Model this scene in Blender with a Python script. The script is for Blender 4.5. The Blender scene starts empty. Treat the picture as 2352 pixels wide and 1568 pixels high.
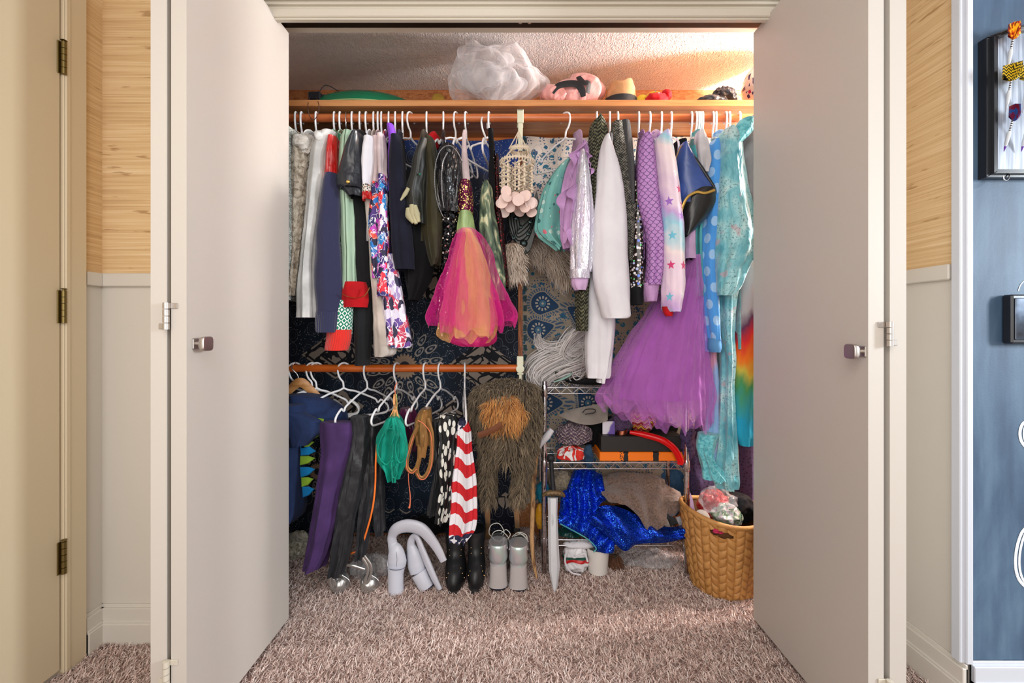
import bpy, math, random
import numpy as np
from mathutils import Vector, noise, Matrix
# ---------------------------------------------------------------- camera, light, exposure
S = bpy.context.scene
COL = S.collection
F, CX, HY, CZ = 1000.0, 1176.0, 750.0, 1.02
cam = bpy.data.cameras.new('camera'); camo = bpy.data.objects.new('camera', cam); COL.objects.link(camo)
camo.location = (0, 0, CZ); camo.rotation_euler = (math.radians(90), 0, 0)
cam.sensor_width = 36; cam.lens = 36*F/2352; cam.shift_y = -(784-HY)/2352; cam.clip_start = .02
S.camera = camo
w = bpy.data.worlds.new('world'); S.world = w; w.use_nodes = True
w.node_tree.nodes['Background'].inputs[0].default_value = (1.0, .95, .90, 1)
w.node_tree.nodes['Background'].inputs[1].default_value = .60
def light(name, kind, loc, power, col, size=None, aim=None, size_y=None):
    l = bpy.data.lights.new(name, kind); l.energy = power; l.color = col
    o = bpy.data.objects.new(name, l); COL.objects.link(o); o.location = loc
    if kind == 'AREA':
        l.size = size
        if size_y: l.shape = 'RECTANGLE'; l.size_y = size_y
    elif size: l.shadow_soft_size = size
    if aim: o.rotation_euler = (Vector(aim)-Vector(loc)).to_track_quat('-Z', 'Y').to_euler()
    return o
light('window_daylight', 'AREA', (3.3, -.28, 1.55), 52, (.84, .93, 1.0), .34, (0, 1.5, .7), .7)
light('room_ceiling_lamp', 'AREA', (-.1, -.2, 2.1), 8, (1, .95, .90), .9, (0, 1.0, .9), .9)
light('rear_fill_light', 'AREA', (-.2, -1.45, 1.25), 19, (1, .97, .95), 2.2, (0.1, 1.8, .85), 1.5)  # added soft fill behind the camera, not a window; brightens closet and carpet
light('closet_bulb', 'POINT', (1.60, 1.63, 1.93), 105, (1, .97, .96), .045)
S.view_settings.view_transform = 'Standard'; S.view_settings.look = 'None'
S.view_settings.gamma = 1; S.view_settings.use_curve_mapping = False
S.view_settings.exposure = 0.55
# ---------------------------------------------------------------- helpers
R = random.Random(7)
def P(px, py, Y): return ((px-CX)/F*Y, Y, CZ+(HY-py)/F*Y)
def lin(c):
    if isinstance(c, str): c = [int(c[i:i+2], 16) for i in (1, 3, 5)]
    r = []
    for v in c[:3]:
        v = v/255.
        r.append(v/12.92 if v <= .04045 else ((v+.055)/1.055)**2.4)
    return (*r, 1)
class M:                                    # a mesh under construction
    def __init__(s): s.v = []; s.f = []; s.u = []; s.mi = []; s.smooth = True
    def add(s, v, f, u=None, mi=0):
        b = len(s.v); s.v += [tuple(p) for p in v]
        for k, q in enumerate(f):
            s.f.append([i+b for i in q])
            s.u.append(u[k] if u else [(v[i][0], v[i][2]) for i in q]); s.mi.append(mi)
        return s
    def join(s, o, mi=0):
        b = len(s.v); s.v += o.v; s.f += [[i+b for i in q] for q in o.f]; s.u += o.u; s.mi += [m+mi for m in o.mi]
        return s
    def flat(s): s.smooth = False; return s
def link(name, m, mats, off=(0, 0, 0), parent=None):
    me = bpy.data.meshes.new(name)
    me.from_pydata([(a-off[0], b-off[1], c-off[2]) for a, b, c in m.v], [], m.f)
    uv = me.uv_layers.new(name='UVMap')
    flat = [c for q in m.u for p in q for c in p]
    uv.data.foreach_set('uv', flat)
    if not isinstance(mats, (list, tuple)): mats = [mats]
    for x in mats: me.materials.append(x)
    me.polygons.foreach_set('material_index', m.mi)
    me.polygons.foreach_set('use_smooth', [m.smooth]*len(m.f))
    if m.smooth:
        try: me.set_sharp_from_angle(angle=math.radians(48))
        except Exception: pass
    me.update()
    o = bpy.data.objects.new(name, me); COL.objects.link(o); o.parent = parent
    return o
def tag(o, label=None, cat=None, group=None, kind=None):
    for k, v in (('label', label), ('category', cat), ('group', group), ('kind', kind)):
        if v: o[k] = v
    return o
class Thing:
    def __init__(s, name, label=None, cat=None, group=None, kind=None):
        s.n = name; s.t = (label, cat, group, kind); s.p = []
    def add(s, name, m, mat, parent=None, label=None):
        s.p.append((name, m, mat, parent, label)); return len(s.p)-1
    def done(s):
        if len(s.p) == 1:
            n, m, mat, _, _ = s.p[0]
            a = np.array(m.v); c = (a[:, 0].mean(), a[:, 1].mean(), a[:, 2].min())
            o = link(s.n, m, mat, c); o.location = c; return tag(o, *s.t)
        a = np.concatenate([np.array(p[1].v) for p in s.p])
        c = ((a[:, 0].min()+a[:, 0].max())/2, (a[:, 1].min()+a[:, 1].max())/2, a[:, 2].min())
        e = bpy.data.objects.new(s.n, None); COL.objects.link(e); e.location = c; e.empty_display_size = .05
        tag(e, *s.t); obs = []
        for n, m, mat, par, lab in s.p:
            o = link(n, m, mat, c, e if par is None else obs[par])
            if lab: o['label'] = lab
            obs.append(o)
        return e
def box(x0, x1, y0, y1, z0, z1, bev=0, mi=0):
    m = M(); b = min(bev, (x1-x0)*.49, (y1-y0)*.49, (z1-z0)*.49)
    if b <= 0:
        v = [(x, y, z) for x in (x0, x1) for y in (y0, y1) for z in (z0, z1)]
        f = [(0, 1, 3, 2), (4, 6, 7, 5), (0, 4, 5, 1), (2, 3, 7, 6), (0, 2, 6, 4), (1, 5, 7, 3)]
        m.add(v, f, mi=mi); m.smooth = False; return m
    c = ((x0+x1)/2, (y0+y1)/2, (z0+z1)/2); h = ((x1-x0)/2, (y1-y0)/2, (z1-z0)/2); v = []; idx = {}
    for sx in (-1, 1):
        for sy in (-1, 1):
            for sz in (-1, 1):
                for ax in range(3):
                    d = [h[0]-b, h[1]-b, h[2]-b]; d[ax] = h[ax]
                    idx[sx, sy, sz, ax] = len(v); v.append((c[0]+sx*d[0], c[1]+sy*d[1], c[2]+sz*d[2]))
    f = []
    for ax in range(3):
        for s_ in (-1, 1):
            q = []
            for a, b_ in ((-1, -1), (1, -1), (1, 1), (-1, 1)):
                k = [0, 0, 0]; k[ax] = s_; k[(ax+1) % 3] = a; k[(ax+2) % 3] = b_; q.append(idx[k[0], k[1], k[2], ax])
            f.append(q if s_ > 0 else q[::-1])
        o1, o2 = (ax+1) % 3, (ax+2) % 3
        for a in (-1, 1):
            for b_ in (-1, 1):
                k1 = [0, 0, 0]; k1[o1] = a; k1[o2] = b_; q = []
                for s_, w_ in ((-1, o1), (1, o1), (1, o2), (-1, o2)):
                    k = list(k1); k[ax] = s_; q.append(idx[k[0], k[1], k[2], w_])
                f.append(q if a*b_ > 0 else q[::-1])
    for sx in (-1, 1):
        for sy in (-1, 1):
            for sz in (-1, 1):
                q = [idx[sx, sy, sz, a] for a in range(3)]; f.append(q if sx*sy*sz > 0 else q[::-1])
    m.add(v, f, mi=mi); m.smooth = False; return m
def cat(P0, P1, P2, P3, t):
    return .5*((2*P1)+(-P0+P2)*t+(2*P0-5*P1+4*P2-P3)*t*t+(-P0+3*P1-3*P2+P3)*t**3)
def spline(pts, n):
    p = np.array(pts, float)
    if len(p) < 3: return np.array([p[0]+(p[-1]-p[0])*i/(n-1) for i in range(n)])
    q = np.vstack([2*p[0]-p[1], p, 2*p[-1]-p[-2]]); out = []
    for i in range(n):
        s = i/(n-1)*(len(p)-1); k = min(int(s), len(p)-2); out.append(cat(q[k], q[k+1], q[k+2], q[k+3], s-k))
    return np.array(out)
def wire(pts, r, n=24, k=8, closed=False, flat_=1.0, r2=None, mi=0, up=(0, 0, 1), world=True):
    """round (or flattened) tube along points; r number or list"""
    if closed:
        pts = list(pts)+[pts[0]]
    c = spline(pts, n) if n else np.array(pts, float)
    n = len(c)
    rr = np.interp(np.linspace(0, 1, n), np.linspace(0, 1, len(r)), r) if hasattr(r, '__len__') else np.full(n, r)
    m = M(); V = []; L = 0; prev = None
    up = Vector(up)
    for i in range(n):
        if closed and i in (0, n-1): t = Vector(c[1]-c[-2])
        else: t = Vector(c[min(i+1, n-1)]-c[max(i-1, 0)])
        if t.length < 1e-9: t = Vector((0, 0, 1))
        t.normalize()
        if prev is None:
            a = up-t*up.dot(t)
            if a.length < .2: a = Vector((0, 1, 0))-t*t.y
            if a.length < .2: a = Vector((1, 0, 0))-t*t.x
        else: a = prev-t*prev.dot(t)
        a.normalize(); prev = a; b = t.cross(a)
        for j in range(k):
            th = 2*math.pi*j/k
            V.append(Vector(c[i])+a*(rr[i]*math.cos(th)*flat_)+b*(rr[i]*math.sin(th)))
    f = []; u = []
    for i in range(n-1):
        l = float(np.linalg.norm(c[i+1]-c[i]))
        for j in range(k):
            j2 = (j+1) % k
            f.append((i*k+j, i*k+j2, (i+1)*k+j2, (i+1)*k+j))
            g = 2*math.pi*rr[i]/k
            u.append([(j*g, L), ((j+1)*g, L), ((j+1)*g, L+l), (j*g, L+l)])
        L += l
    if not closed:
        f.append(tuple(range(k))[::-1]); u.append([(0, 0)]*k)
        f.append(tuple((n-1)*k+j for j in range(k))); u.append([(0, L)]*k)
    m.add(V, f, u, mi); return m
def pw(pts, Y, r, **kw):                    # wire through photo points (px,py[,Y])
    return wire([P(p[0], p[1], p[2] if len(p) > 2 else Y) for p in pts], r, **kw)
def tube(rows, Y, d, k=5, amp=.004, n=44, m=44, seed=0, skew=0, hem=.02, wr=.002, grow=.25, sq=1.0, layers=1, open_=False, hz=0):
    """hanging cloth: rows (py, px_left, px_right[, Yc[, d]]) -> folded closed tube, front at u = 0"""
    rr = []
    for q in rows:
        yc = q[3] if len(q) > 3 else Y; dd = q[4] if len(q) > 4 else d
        yf = yc
        rr.append((CZ+(HY-q[0])/F*yf, ((q[1]+q[2])/2-CX)/F*yf, max((q[2]-q[1])/2/F*yf, .002), yc, dd))
    return ztube(rr, k, amp, n, m, seed, skew, hem, wr, grow, sq, open_, hz)
def ztube(rr, k=5, amp=.004, n=44, m=44, seed=0, skew=0, hem=.02, wr=.002, grow=.25, sq=1.0, open_=False, hz=0):
    c = spline(rr, m); rnd = random.Random(seed*13+5)
    ph = [rnd.uniform(0, 6.28) for _ in range(6)]; dr = [rnd.uniform(-1.6, 1.6) for _ in range(3)]
    V = []; U = []
    for i in range(m):
        s = i/(m-1); z, xc, w, yc, d = c[i]; w = max(w, .0015); d = max(d, .0015)
        g = amp*(grow+(1-grow)*s)*min(1, i/3)
        row = []; per = 0; last = None
        for j in range(n):
            t = -math.pi/2+2*math.pi*(j/n-.5)   # j=n/2 -> front (-Y)
            ct, st = math.cos(t), math.sin(t)
            if sq != 1: ct = math.copysign(abs(ct)**sq, ct); st = math.copysign(abs(st)**sq, st)
            o = g*(math.sin(k*t+ph[0]+dr[0]*s)+.6*math.sin((k*2-1)*t+ph[1]+dr[1]*s*2)+.35*math.sin((k*3+1)*t+ph[2]+dr[2]*s*2))
            x = xc+ct*(w+o*.8); y = yc+st*(d+o)
            if wr:
                nn = noise.noise((x*16+seed*3.1, y*16, z*9)); n2 = noise.noise((x*45, y*45+seed, z*30))
                x += ct*(nn*wr*2+n2*wr*.8); y += st*(nn*wr*2.4+n2*wr)
            x += skew*(y-yc)
            V.append((x, y, z+hz*s**4*(math.sin(k*t+ph[3])+.5*math.sin(2.3*k*t+ph[4]))))
    f = []; u = []
    # arc-length u
    A = np.array(V).reshape(m, n, 3)
    seg = np.linalg.norm(np.roll(A, -1, 1)-A, axis=2); cum = np.concatenate([np.zeros((m, 1)), np.cumsum(seg, 1)], 1)
    cum -= cum[:, n//2:n//2+1]
    for i in range(m-1):
        for j in range(n):
            j2 = (j+1) % n
            f.append((i*n+j, (i+1)*n+j, (i+1)*n+j2, i*n+j2))
            u.append([(cum[i, j], A[i, j, 2]), (cum[i+1, j], A[i+1, j, 2]), (cum[i+1, j+1], A[i+1, j2, 2]), (cum[i, j+1], A[i, j2, 2])])
    o = M()
    if not open_:
        f.append(tuple(range(n))); u.append([(cum[0, j], A[0, j, 2]) for j in range(n)])
        b = len(V); xc, yc = A[-1, :, 0].mean(), A[-1, :, 1].mean()   # hem turned inside
        for sc, dz in ((.93, .001), (.86, hem)):
            for j in range(n):
                p = A[-1, j]; V.append((xc+(p[0]-xc)*sc, yc+(p[1]-yc)*sc, p[2]+dz))
        o1 = (m-1)*n
        for j in range(n):
            j2 = (j+1) % n
            for a0, a1 in ((o1, b), (b, b+n)):
                f.append((a0+j, a1+j, a1+j2, a0+j2)); u.append([(cum[-1, j], A[-1, j, 2])]*4)
        f.append(tuple(b+n+j for j in range(n))[::-1]); u.append([(0, A[-1, 0, 2])]*n)
    o.add(V, f, u); return o
def sphere(c, r, n=20, m=14, squash=(1, 1, 1)):
    return blob(c, (r*squash[0], r*squash[1], r*squash[2]), 0, 0, n, m)
def blob(c, r, amp=0.0, fr=12, n=48, m=32, seed=0, flatbot=None, ridge=True, zmax=None):
    """crumpled closed ball; amp in metres"""
    V = []; f = []; u = []
    for i in range(m+1):
        a = math.pi*i/m
        for j in range(n):
            b = 2*math.pi*j/n; d = Vector((math.sin(a)*math.cos(b), -math.sin(a)*math.sin(b), math.cos(a)))
            p = Vector((c[0]+d.x*r[0], c[1]+d.y*r[1], c[2]+d.z*r[2]))
            if amp:
                q = p*fr+Vector((seed*7.3, seed*1.7, 0)); q2 = q*2.3
                nz = noise.noise(q); nz2 = noise.noise(q2)
                if ridge: h = (1-2*abs(nz))*.8+(1-2*abs(nz2))*.35-.6
                else: h = nz+.4*nz2
                p += d*amp*h
            if flatbot is not None and p.z < flatbot: p.z = flatbot
            if zmax is not None and p.z > zmax: p.z = zmax-.002*abs(noise.noise(p*40))
            V.append(p)
    for i in range(m):
        for j in range(n):
            j2 = (j+1) % n
            f.append((i*n+j, i*n+j2, (i+1)*n+j2, (i+1)*n+j)[::-1])
            k = r[0]*3.14/n*2; h = r[2]*3.14/m
            u.append([(j*k, -i*h), ((j+1)*k, -i*h), ((j+1)*k, -(i+1)*h), (j*k, -(i+1)*h)][::-1])
    f = [q[::-1] for q in f]; u = [q[::-1] for q in u]
    o = M(); o.add(V, f, u); return o
def lathe(c, prof, n=32, squash=(1, 1), tilt=None):
    """prof: (r,z) bottom to top relative to c"""
    V = []; f = []; u = []
    for r, z in prof:
        for j in range(n):
            t = 2*math.pi*j/n; V.append((r*math.cos(t)*squash[0], r*math.sin(t)*squash[1], z))
    L = 0
    for i in range(len(prof)-1):
        l = math.hypot(prof[i+1][0]-prof[i][0], prof[i+1][1]-prof[i][1])
        for j in range(n):
            j2 = (j+1) % n; f.append((i*n+j, i*n+j2, (i+1)*n+j2, (i+1)*n+j)); g = 6.283/n*max(prof[i][0], .01)
            u.append([(j*g, L), ((j+1)*g, L), ((j+1)*g, L+l), (j*g, L+l)])
        L += l
    f.append(tuple(range(n))[::-1]); u.append([(0, 0)]*n); f.append(tuple((len(prof)-1)*n+j for j in range(n))); u.append([(0, L)]*n)
    mt = Matrix.Rotation(tilt[0], 3, tilt[1]) if tilt else Matrix.Identity(3)
    V = [tuple(mt @ Vector(p)+Vector(c)) for p in V]
    o = M(); o.add(V, f, u); return o
def prism(pts, y0, y1, bev=0, mi=0):
    """outline in (x,z) extruded from y0 (near) to y1"""
    n = len(pts); V = []; f = []
    ar = sum(pts[i][0]*pts[(i+1) % n][1]-pts[(i+1) % n][0]*pts[i][1] for i in range(n))
    if ar < 0: pts = pts[::-1]
    lay = [(y0, 0)] if not bev else [(y0, 1), (y0+bev, 0)]
    lay += [(y1, 0)] if not bev else [(y1-bev, 0), (y1, 1)]
    cx, cz = sum(p[0] for p in pts)/n, sum(p[1] for p in pts)/n
    for y, ins in lay:
        for x, z in pts:
            if ins:
                dx, dz = x-cx, z-cz; l = math.hypot(dx, dz) or 1; x -= dx/l*bev; z -= dz/l*bev
            V.append((x, y, z))
    for i in range(len(lay)-1):
        for j in range(n):
            j2 = (j+1) % n; f.append((i*n+j, (i+1)*n+j, (i+1)*n+j2, i*n+j2)[::-1])
    f.append(tuple(range(n))); f.append(tuple((len(lay)-1)*n+j for j in range(n))[::-1])
    f = [q for q in f]
    o = M(); o.add(V, f, mi=mi); o.smooth = False; return o
def pprism(pts, Y, th, bev=0, mi=0): return prism([(P(a, b, Y)[0], P(a, b, Y)[2]) for a, b in pts], Y-th/2, Y+th/2, bev, mi)
def sheet(fn, nu, nv, uv=None):
    V = [fn(i/nu, j/nv) for j in range(nv+1) for i in range(nu+1)]; f = []; u = []
    for j in range(nv):
        for i in range(nu):
            a = j*(nu+1)+i; q = (a, a+1, a+nu+2, a+nu+1); f.append(q)
            u.append([((k % (nu+1))/nu, (k//(nu+1))/nv) for k in q] if uv else [(V[k][0], V[k][2]) for k in q])
    o = M(); o.add(V, f, u); return o
def thick(m, t):
    """give an open sheet a back side t behind it, with rim"""
    A = np.array([tuple(p) for p in m.v], float); N = np.zeros_like(A); cnt = {}
    for q in m.f:
        a, b, c = A[q[0]], A[q[1]], A[q[2]]; nn = np.cross(b-a, c-a)
        for i in q: N[i] += nn
        for i in range(len(q)):
            e = (q[i], q[(i+1) % len(q)]); cnt[e] = 1
    N /= (np.linalg.norm(N, axis=1, keepdims=True)+1e-12)
    B = A-N*t; n = len(A); f = [list(q) for q in m.f]; u = list(m.u); mi = list(m.mi)
    for q, uu, mm in zip(m.f, m.u, m.mi): f.append([i+n for i in q][::-1]); u.append(uu[::-1]); mi.append(mm)
    for (a, b) in cnt:
        if (b, a) not in cnt: f.append([b, a, a+n, b+n]); u.append([m.u[0][0]]*4); mi.append(m.mi[0])
    o = M(); o.v = [tuple(p) for p in A]+[tuple(p) for p in B]; o.f = f; o.u = u; o.mi = mi; return o
def strands(base, nrm, L, comb, w=.0016, seg=3, seed=1, jit=.35, clump=.5, curl=0.0):
    """tapered three-quad ribbons from points along mix of normal and comb direction"""
    rg = np.random.default_rng(seed); n = len(base)
    base = np.array(base, float); d0 = np.array(nrm, float)
    cm = np.array(comb, float); cm = np.broadcast_to(cm, (n, 3)).copy()
    j = rg.normal(0, jit, (n, 3)); cl = np.array([noise.noise_vector(Vector(p)*28) for p in base])
    cm = cm+j*.5+cl*clump*1.6; cm /= np.linalg.norm(cm, axis=1, keepdims=True)
    d0 = d0+j*.5; d0 /= np.linalg.norm(d0, axis=1, keepdims=True)
    LL = (np.array(L)*rg.uniform(.65, 1.15, n))[:, None]
    side = np.cross(cm+rg.normal(0, .4, (n, 3)), np.array([0, 1.0, .2])); side /= np.linalg.norm(side, axis=1, keepdims=True)+1e-9
    pts = [base-d0*.002]; p = base; 
    for s in range(1, seg+1):
        t = s/seg; dd = d0*(1-t)*.9+cm*(.25+t); dd /= np.linalg.norm(dd, axis=1, keepdims=True)
        if curl: dd = dd+rg.normal(0, curl, (n, 3))
        p = p+dd*LL/seg; pts.append(p)
    V = []; 
    for s, q in enumerate(pts):
        ww = w*(1-s/(seg))**.7 if s < seg else 0
        if s < seg: V += [q-side*ww, q+side*ww]
        else: V += [q]
    A = np.stack(V, 1).reshape(-1, 3); K = 2*seg+1
    f = []
    for i in range(n):
        b = i*K
        for s in range(seg-1): f.append((b+2*s, b+2*s+1, b+2*s+3, b+2*s+2))
        f.append((b+2*seg-2, b+2*seg-1, b+2*seg))
    o = M(); o.v = [tuple(x) for x in A.tolist()]; o.f = f; o.u = [[(0, 0)]*len(q) for q in f]; o.mi = [0]*len(f); o.smooth = True
    return o
def surf(m, n, seed=0):
    rg = random.Random(seed); A = [Vector(p) for p in m.v]; q = [x for x in m.f if len(x) <= 4]
    ar = []; 
    for x in q:
        c = (A[x[1]]-A[x[0]]).cross(A[x[2]]-A[x[0]]); ar.append(c.length)
    idx = rg.choices(range(len(q)), ar, k=n); B = []; N = []
    for k in idx:
        x = q[k]; a, b, c = A[x[0]], A[x[1]], A[x[2]]; d = A[x[-1]]
        s, t = rg.random(), rg.random(); B.append(tuple((a*(1-s)+b*s)*(1-t)+(d*(1-s)+c*s)*t))
        nn = (b-a).cross(c-a); nn.normalize(); N.append(tuple(nn))
    return B, N
# ---------------------------------------------------------------- node expressions
class E:
    def __init__(s, m, k): s.m = m; s.k = k
    def _b(a, o, op, r=False):
        return a.m.math(op, o, a) if r else a.m.math(op, a, o)
    def __add__(a, b): return a._b(b, 'ADD')
    def __radd__(a, b): return a._b(b, 'ADD')
    def __sub__(a, b): return a._b(b, 'SUBTRACT')
    def __rsub__(a, b): return a._b(b, 'SUBTRACT', True)
    def __mul__(a, b): return a._b(b, 'MULTIPLY')
    def __rmul__(a, b): return a._b(b, 'MULTIPLY')
    def __truediv__(a, b): return a._b(b, 'DIVIDE')
    def __lt__(a, b): return a._b(b, 'LESS_THAN')
    def __gt__(a, b): return a._b(b, 'GREATER_THAN')
class Mat:
    def __init__(s, name, rough=.8, metal=0, color=(200, 200, 200), **kw):
        s.mat = bpy.data.materials.new(name); s.mat.use_nodes = True; s.nt = s.mat.node_tree
        s.b = s.nt.nodes['Principled BSDF']; s.set('Roughness', rough); s.set('Metallic', metal); s.set('Base Color', color)
        s._c = {}; s.mat.use_backface_culling = False
        for k, v in kw.items(): s.set(k.replace('_', ' '), v)
    def set(s, k, v):
        i = s.b.inputs[k]
        if isinstance(v, E): s.nt.links.new(v.k, i)
        elif isinstance(v, (tuple, list, str)): i.default_value = lin(v)
        else: i.default_value = v
        return s
    def node(s, t, **kw):
        n = s.nt.nodes.new(t)
        for k, v in kw.items(): setattr(n, k, v)
        return n
    def plug(s, i, v):
        if isinstance(v, E): s.nt.links.new(v.k, i)
        elif v is not None: i.default_value = lin(v) if (isinstance(v, (tuple, list, str)) and i.type == 'RGBA') else v
    def math(s, op, a, b=None, c=None):
        n = s.node('ShaderNodeMath', operation=op)
        for i, x in enumerate((a, b, c)):
            if x is not None: s.plug(n.inputs[i], x)
        return E(s, n.outputs[0])
    def co(s, kind='UV'):
        if kind not in s._c: s._c[kind] = s.node('ShaderNodeTexCoord').outputs[kind]
        return E(s, s._c[kind])
    def xyz(s, kind='UV'):
        n = s.node('ShaderNodeSeparateXYZ'); s.plug(n.inputs[0], s.co(kind)); return [E(s, o) for o in n.outputs]
    def vec(s, x, y, z=0):
        n = s.node('ShaderNodeCombineXYZ')
        for i, q in enumerate((x, y, z)): s.plug(n.inputs[i], q)
        return E(s, n.outputs[0])
    def map(s, sc, kind='UV', rot=0, loc=(0, 0, 0)):
        n = s.node('ShaderNodeMapping'); s.plug(n.inputs[0], s.co(kind)); n.inputs['Scale'].default_value = sc
        n.inputs['Rotation'].default_value = (0, 0, rot); n.inputs['Location'].default_value = loc; return E(s, n.outputs[0])
    def noise(s, scale, v=None, detail=2, rough=.5, col=False, dist=0):
        n = s.node('ShaderNodeTexNoise'); n.inputs['Scale'].default_value = scale; n.inputs['Detail'].default_value = detail
        n.inputs['Roughness'].default_value = rough; n.inputs['Distortion'].default_value = dist
        s.plug(n.inputs['Vector'], v or s.co()); return E(s, n.outputs[1 if col else 0])
    def vor(s, scale, v=None, feature='F1', out='Distance', rand=1, dim='2D'):
        n = s.node('ShaderNodeTexVoronoi', feature=feature, voronoi_dimensions=dim); n.inputs['Scale'].default_value = scale
        n.inputs['Randomness'].default_value = rand; s.plug(n.inputs['Vector'], v or s.co()); return E(s, n.outputs[out])
    def mix(s, f, a, b):
        n = s.node('ShaderNodeMix', data_type='RGBA'); s.plug(n.inputs[0], f); s.plug(n.inputs[6], a); s.plug(n.inputs[7], b)
        return E(s, n.outputs[2])
    def ramp(s, f, stops, const=False):
        n = s.node('ShaderNodeValToRGB'); r = n.color_ramp; s.plug(n.inputs[0], f)
        if const: r.interpolation = 'CONSTANT'
        while len(r.elements) < len(stops): r.elements.new(.5)
        for e, (p, c) in zip(r.elements, stops): e.position = p; e.color = lin(c) if not isinstance(c, (int, float)) else (c, c, c, 1)
        return E(s, n.outputs[0])
    def sep(s, c):
        n = s.node('ShaderNodeSeparateColor'); s.plug(n.inputs[0], c); return [E(s, o) for o in n.outputs[:3]]
    def island(s): return E(s, s.node('ShaderNodeNewGeometry').outputs['Random Per Island'])
    def bump(s, h, strength=.3, dist=.01, first=None):
        n = s.node('ShaderNodeBump'); n.inputs['Strength'].default_value = strength; n.inputs['Distance'].default_value = dist
        s.plug(n.inputs['Height'], h)
        if first: s.plug(n.inputs['Normal'], first)
        e = E(s, n.outputs[0]); s.plug(s.b.inputs['Normal'], e); s.nrm = e; return e
    def f(s, op, a, b=None): return s.math(op, a, b)
    def hyp(s, x, y): return s.math('SQRT', x*x+y*y)
    def sm(s, x, a, b):
        n = s.node('ShaderNodeMapRange', interpolation_type='SMOOTHSTEP'); s.plug(n.inputs[0], x)
        n.inputs[1].default_value = a; n.inputs[2].default_value = b; return E(s, n.outputs[0])
    def star(s, x, y, rad, inner=.42):
        """1 inside a five-pointed star"""
        a = s.math('ARCTAN2', x, y); a = s.math('MULTIPLY_ADD', a, 5/(2*math.pi), .5)
        a = s.math('ABSOLUTE', s.math('SUBTRACT', s.math('FRACT', a), .5))*(2*math.pi/5)
        q = math.pi/5; k = inner
        r = k*math.sin(q)/(s.math('SINE', q-a)*k*1.0+s.math('SINE', a))*rad if False else (k*math.sin(q)*rad)/1.0
        den = s.math('SINE', (q-a))*k+s.math('SINE', a)
        return s.hyp(x, y)*den < r
def cloth(name, col, rough=.85, weave=900, ws=.12, var=.08, wrinkle=.22, metal=0, sheen=.05, wscale=14, **kw):
    m = Mat(name, rough, metal, **kw); m.set('Specular IOR Level', .5 if rough < .5 else .2)
    c = lin(col) if not isinstance(col, E) else None
    nz = m.noise(9, detail=3)
    dk = tuple(int(x*(1-var*2.2)) for x in col) if not isinstance(col, str) else col
    m.set('Base Color', m.mix(m.sm(nz, .35, .7), dk, col))
    m.set('Sheen Weight', sheen)
    fin(m, weave, ws, wrinkle, wscale)
    return m.mat
def fin(m, weave=900, ws=.12, wrinkle=.25, wscale=14):
    v = m.map((1, .45, 1)); h = m.noise(wscale, v, detail=3, dist=.4)
    b = m.bump(h, wrinkle, .03) if wrinkle else None
    if ws: m.bump(m.noise(weave, detail=1), ws, .002, b)
# ---------------------------------------------------------------- setting materials
def paint(name, col, rough=.45, bs=.05):
    m = Mat(name, rough, 0, col); m.bump(m.noise(60, m.co('Object'), detail=2), bs, .004); return m.mat
RDOOR = paint('cream_door_paint', (214, 198, 168)); DOOR = paint('door_paint', (200, 193, 184)); TRIM = paint('trim_paint', (206, 198, 182), .35); WAIN = paint('wainscot_paint', (212, 206, 196), .4)
WHITE = paint('white_trim_paint', (206, 210, 218), .35); CLOSETP = paint('closet_paint', (226, 220, 212))
def grass():
    m = Mat('grasscloth_wallpaper', .7)
    v = m.map((1.5, 1.5, 60), 'Object'); v2 = m.map((2.2, 2.2, 260), 'Object'); v3 = m.map((5, 5, 34), 'Object')
    a = m.noise(1.6, v, detail=4); b = m.noise(1.4, v2, detail=2); k = m.noise(2.0, v3, detail=3)
    c = m.ramp(a*.55+b*.45, [(.3, (192, 156, 112)), (.47, (216, 182, 134)), (.58, (226, 196, 150)), (.75, (240, 218, 182))])
    c = m.mix(m.sm(k, .64, .74)*.7, c, (160, 116, 68)); m.set('Base Color', c); m.bump(b, .25, .003); return m.mat
GRASS = grass()
def ceil_m(name, base):
    m = Mat(name, .6, 0, base); v = m.map((1, .6, 1), 'Object', rot=.6)
    n = m.noise(125, v, detail=2, dist=1.0); m.bump(m.sm(n, .42, .62), .75, .006); return m.mat
CEIL = ceil_m('textured_ceiling', (232, 226, 224))
def osb():
    m = Mat('chip_board', .7); v = m.map((20, 20, 42), 'Object')
    c = m.vor(1.6, m.noise(1.2, v, col=True, dist=1.5), 'F1', 'Color', dim='3D'); r, g, b = m.sep(c)
    n = m.noise(2, v, detail=4); m.set('Base Color', m.ramp(r*.5+n*.5, [(.25, (122, 66, 32)), (.5, (184, 116, 68)), (.75, (216, 158, 106))])); m.bump(n, .5, .01); return m.mat
OSB = osb()
def wood(name, a, b, rough=.4, sc=(1.2, 22, 22), kind='Object'):
    m = Mat(name, rough); v = m.map(sc, kind); n = m.noise(2.2, v, detail=4, dist=.8); m.set('Base Color', m.mix(m.sm(n, .35, .68), a, b)); m.bump(n, .1, .003); return m.mat
SHELFW = wood('pine_shelf_wood', (212, 152, 98), (188, 122, 70)); RODW = wood('varnished_rod_wood', (206, 118, 66), (176, 88, 44), .32)
RODW2 = wood('orange_rod_wood', (204, 102, 34), (182, 82, 22), .3); CLEATW = wood('cleat_wood', (214, 128, 62), (186, 98, 40), .5)
def metal(name, col, rough=.25): return Mat(name, rough, 1, col).mat
CHROME = metal('chrome_metal', (225, 225, 228), .18); BRASS = metal('antique_brass', (128, 112, 70), .42); NICKEL = metal('brushed_nickel', (190, 182, 176), .35)
DARKM = metal('dark_track_metal', (58, 46, 38), .5)
PLASTIC = Mat('white_hanger_plastic', .3, 0, (236, 236, 238)).mat
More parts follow.
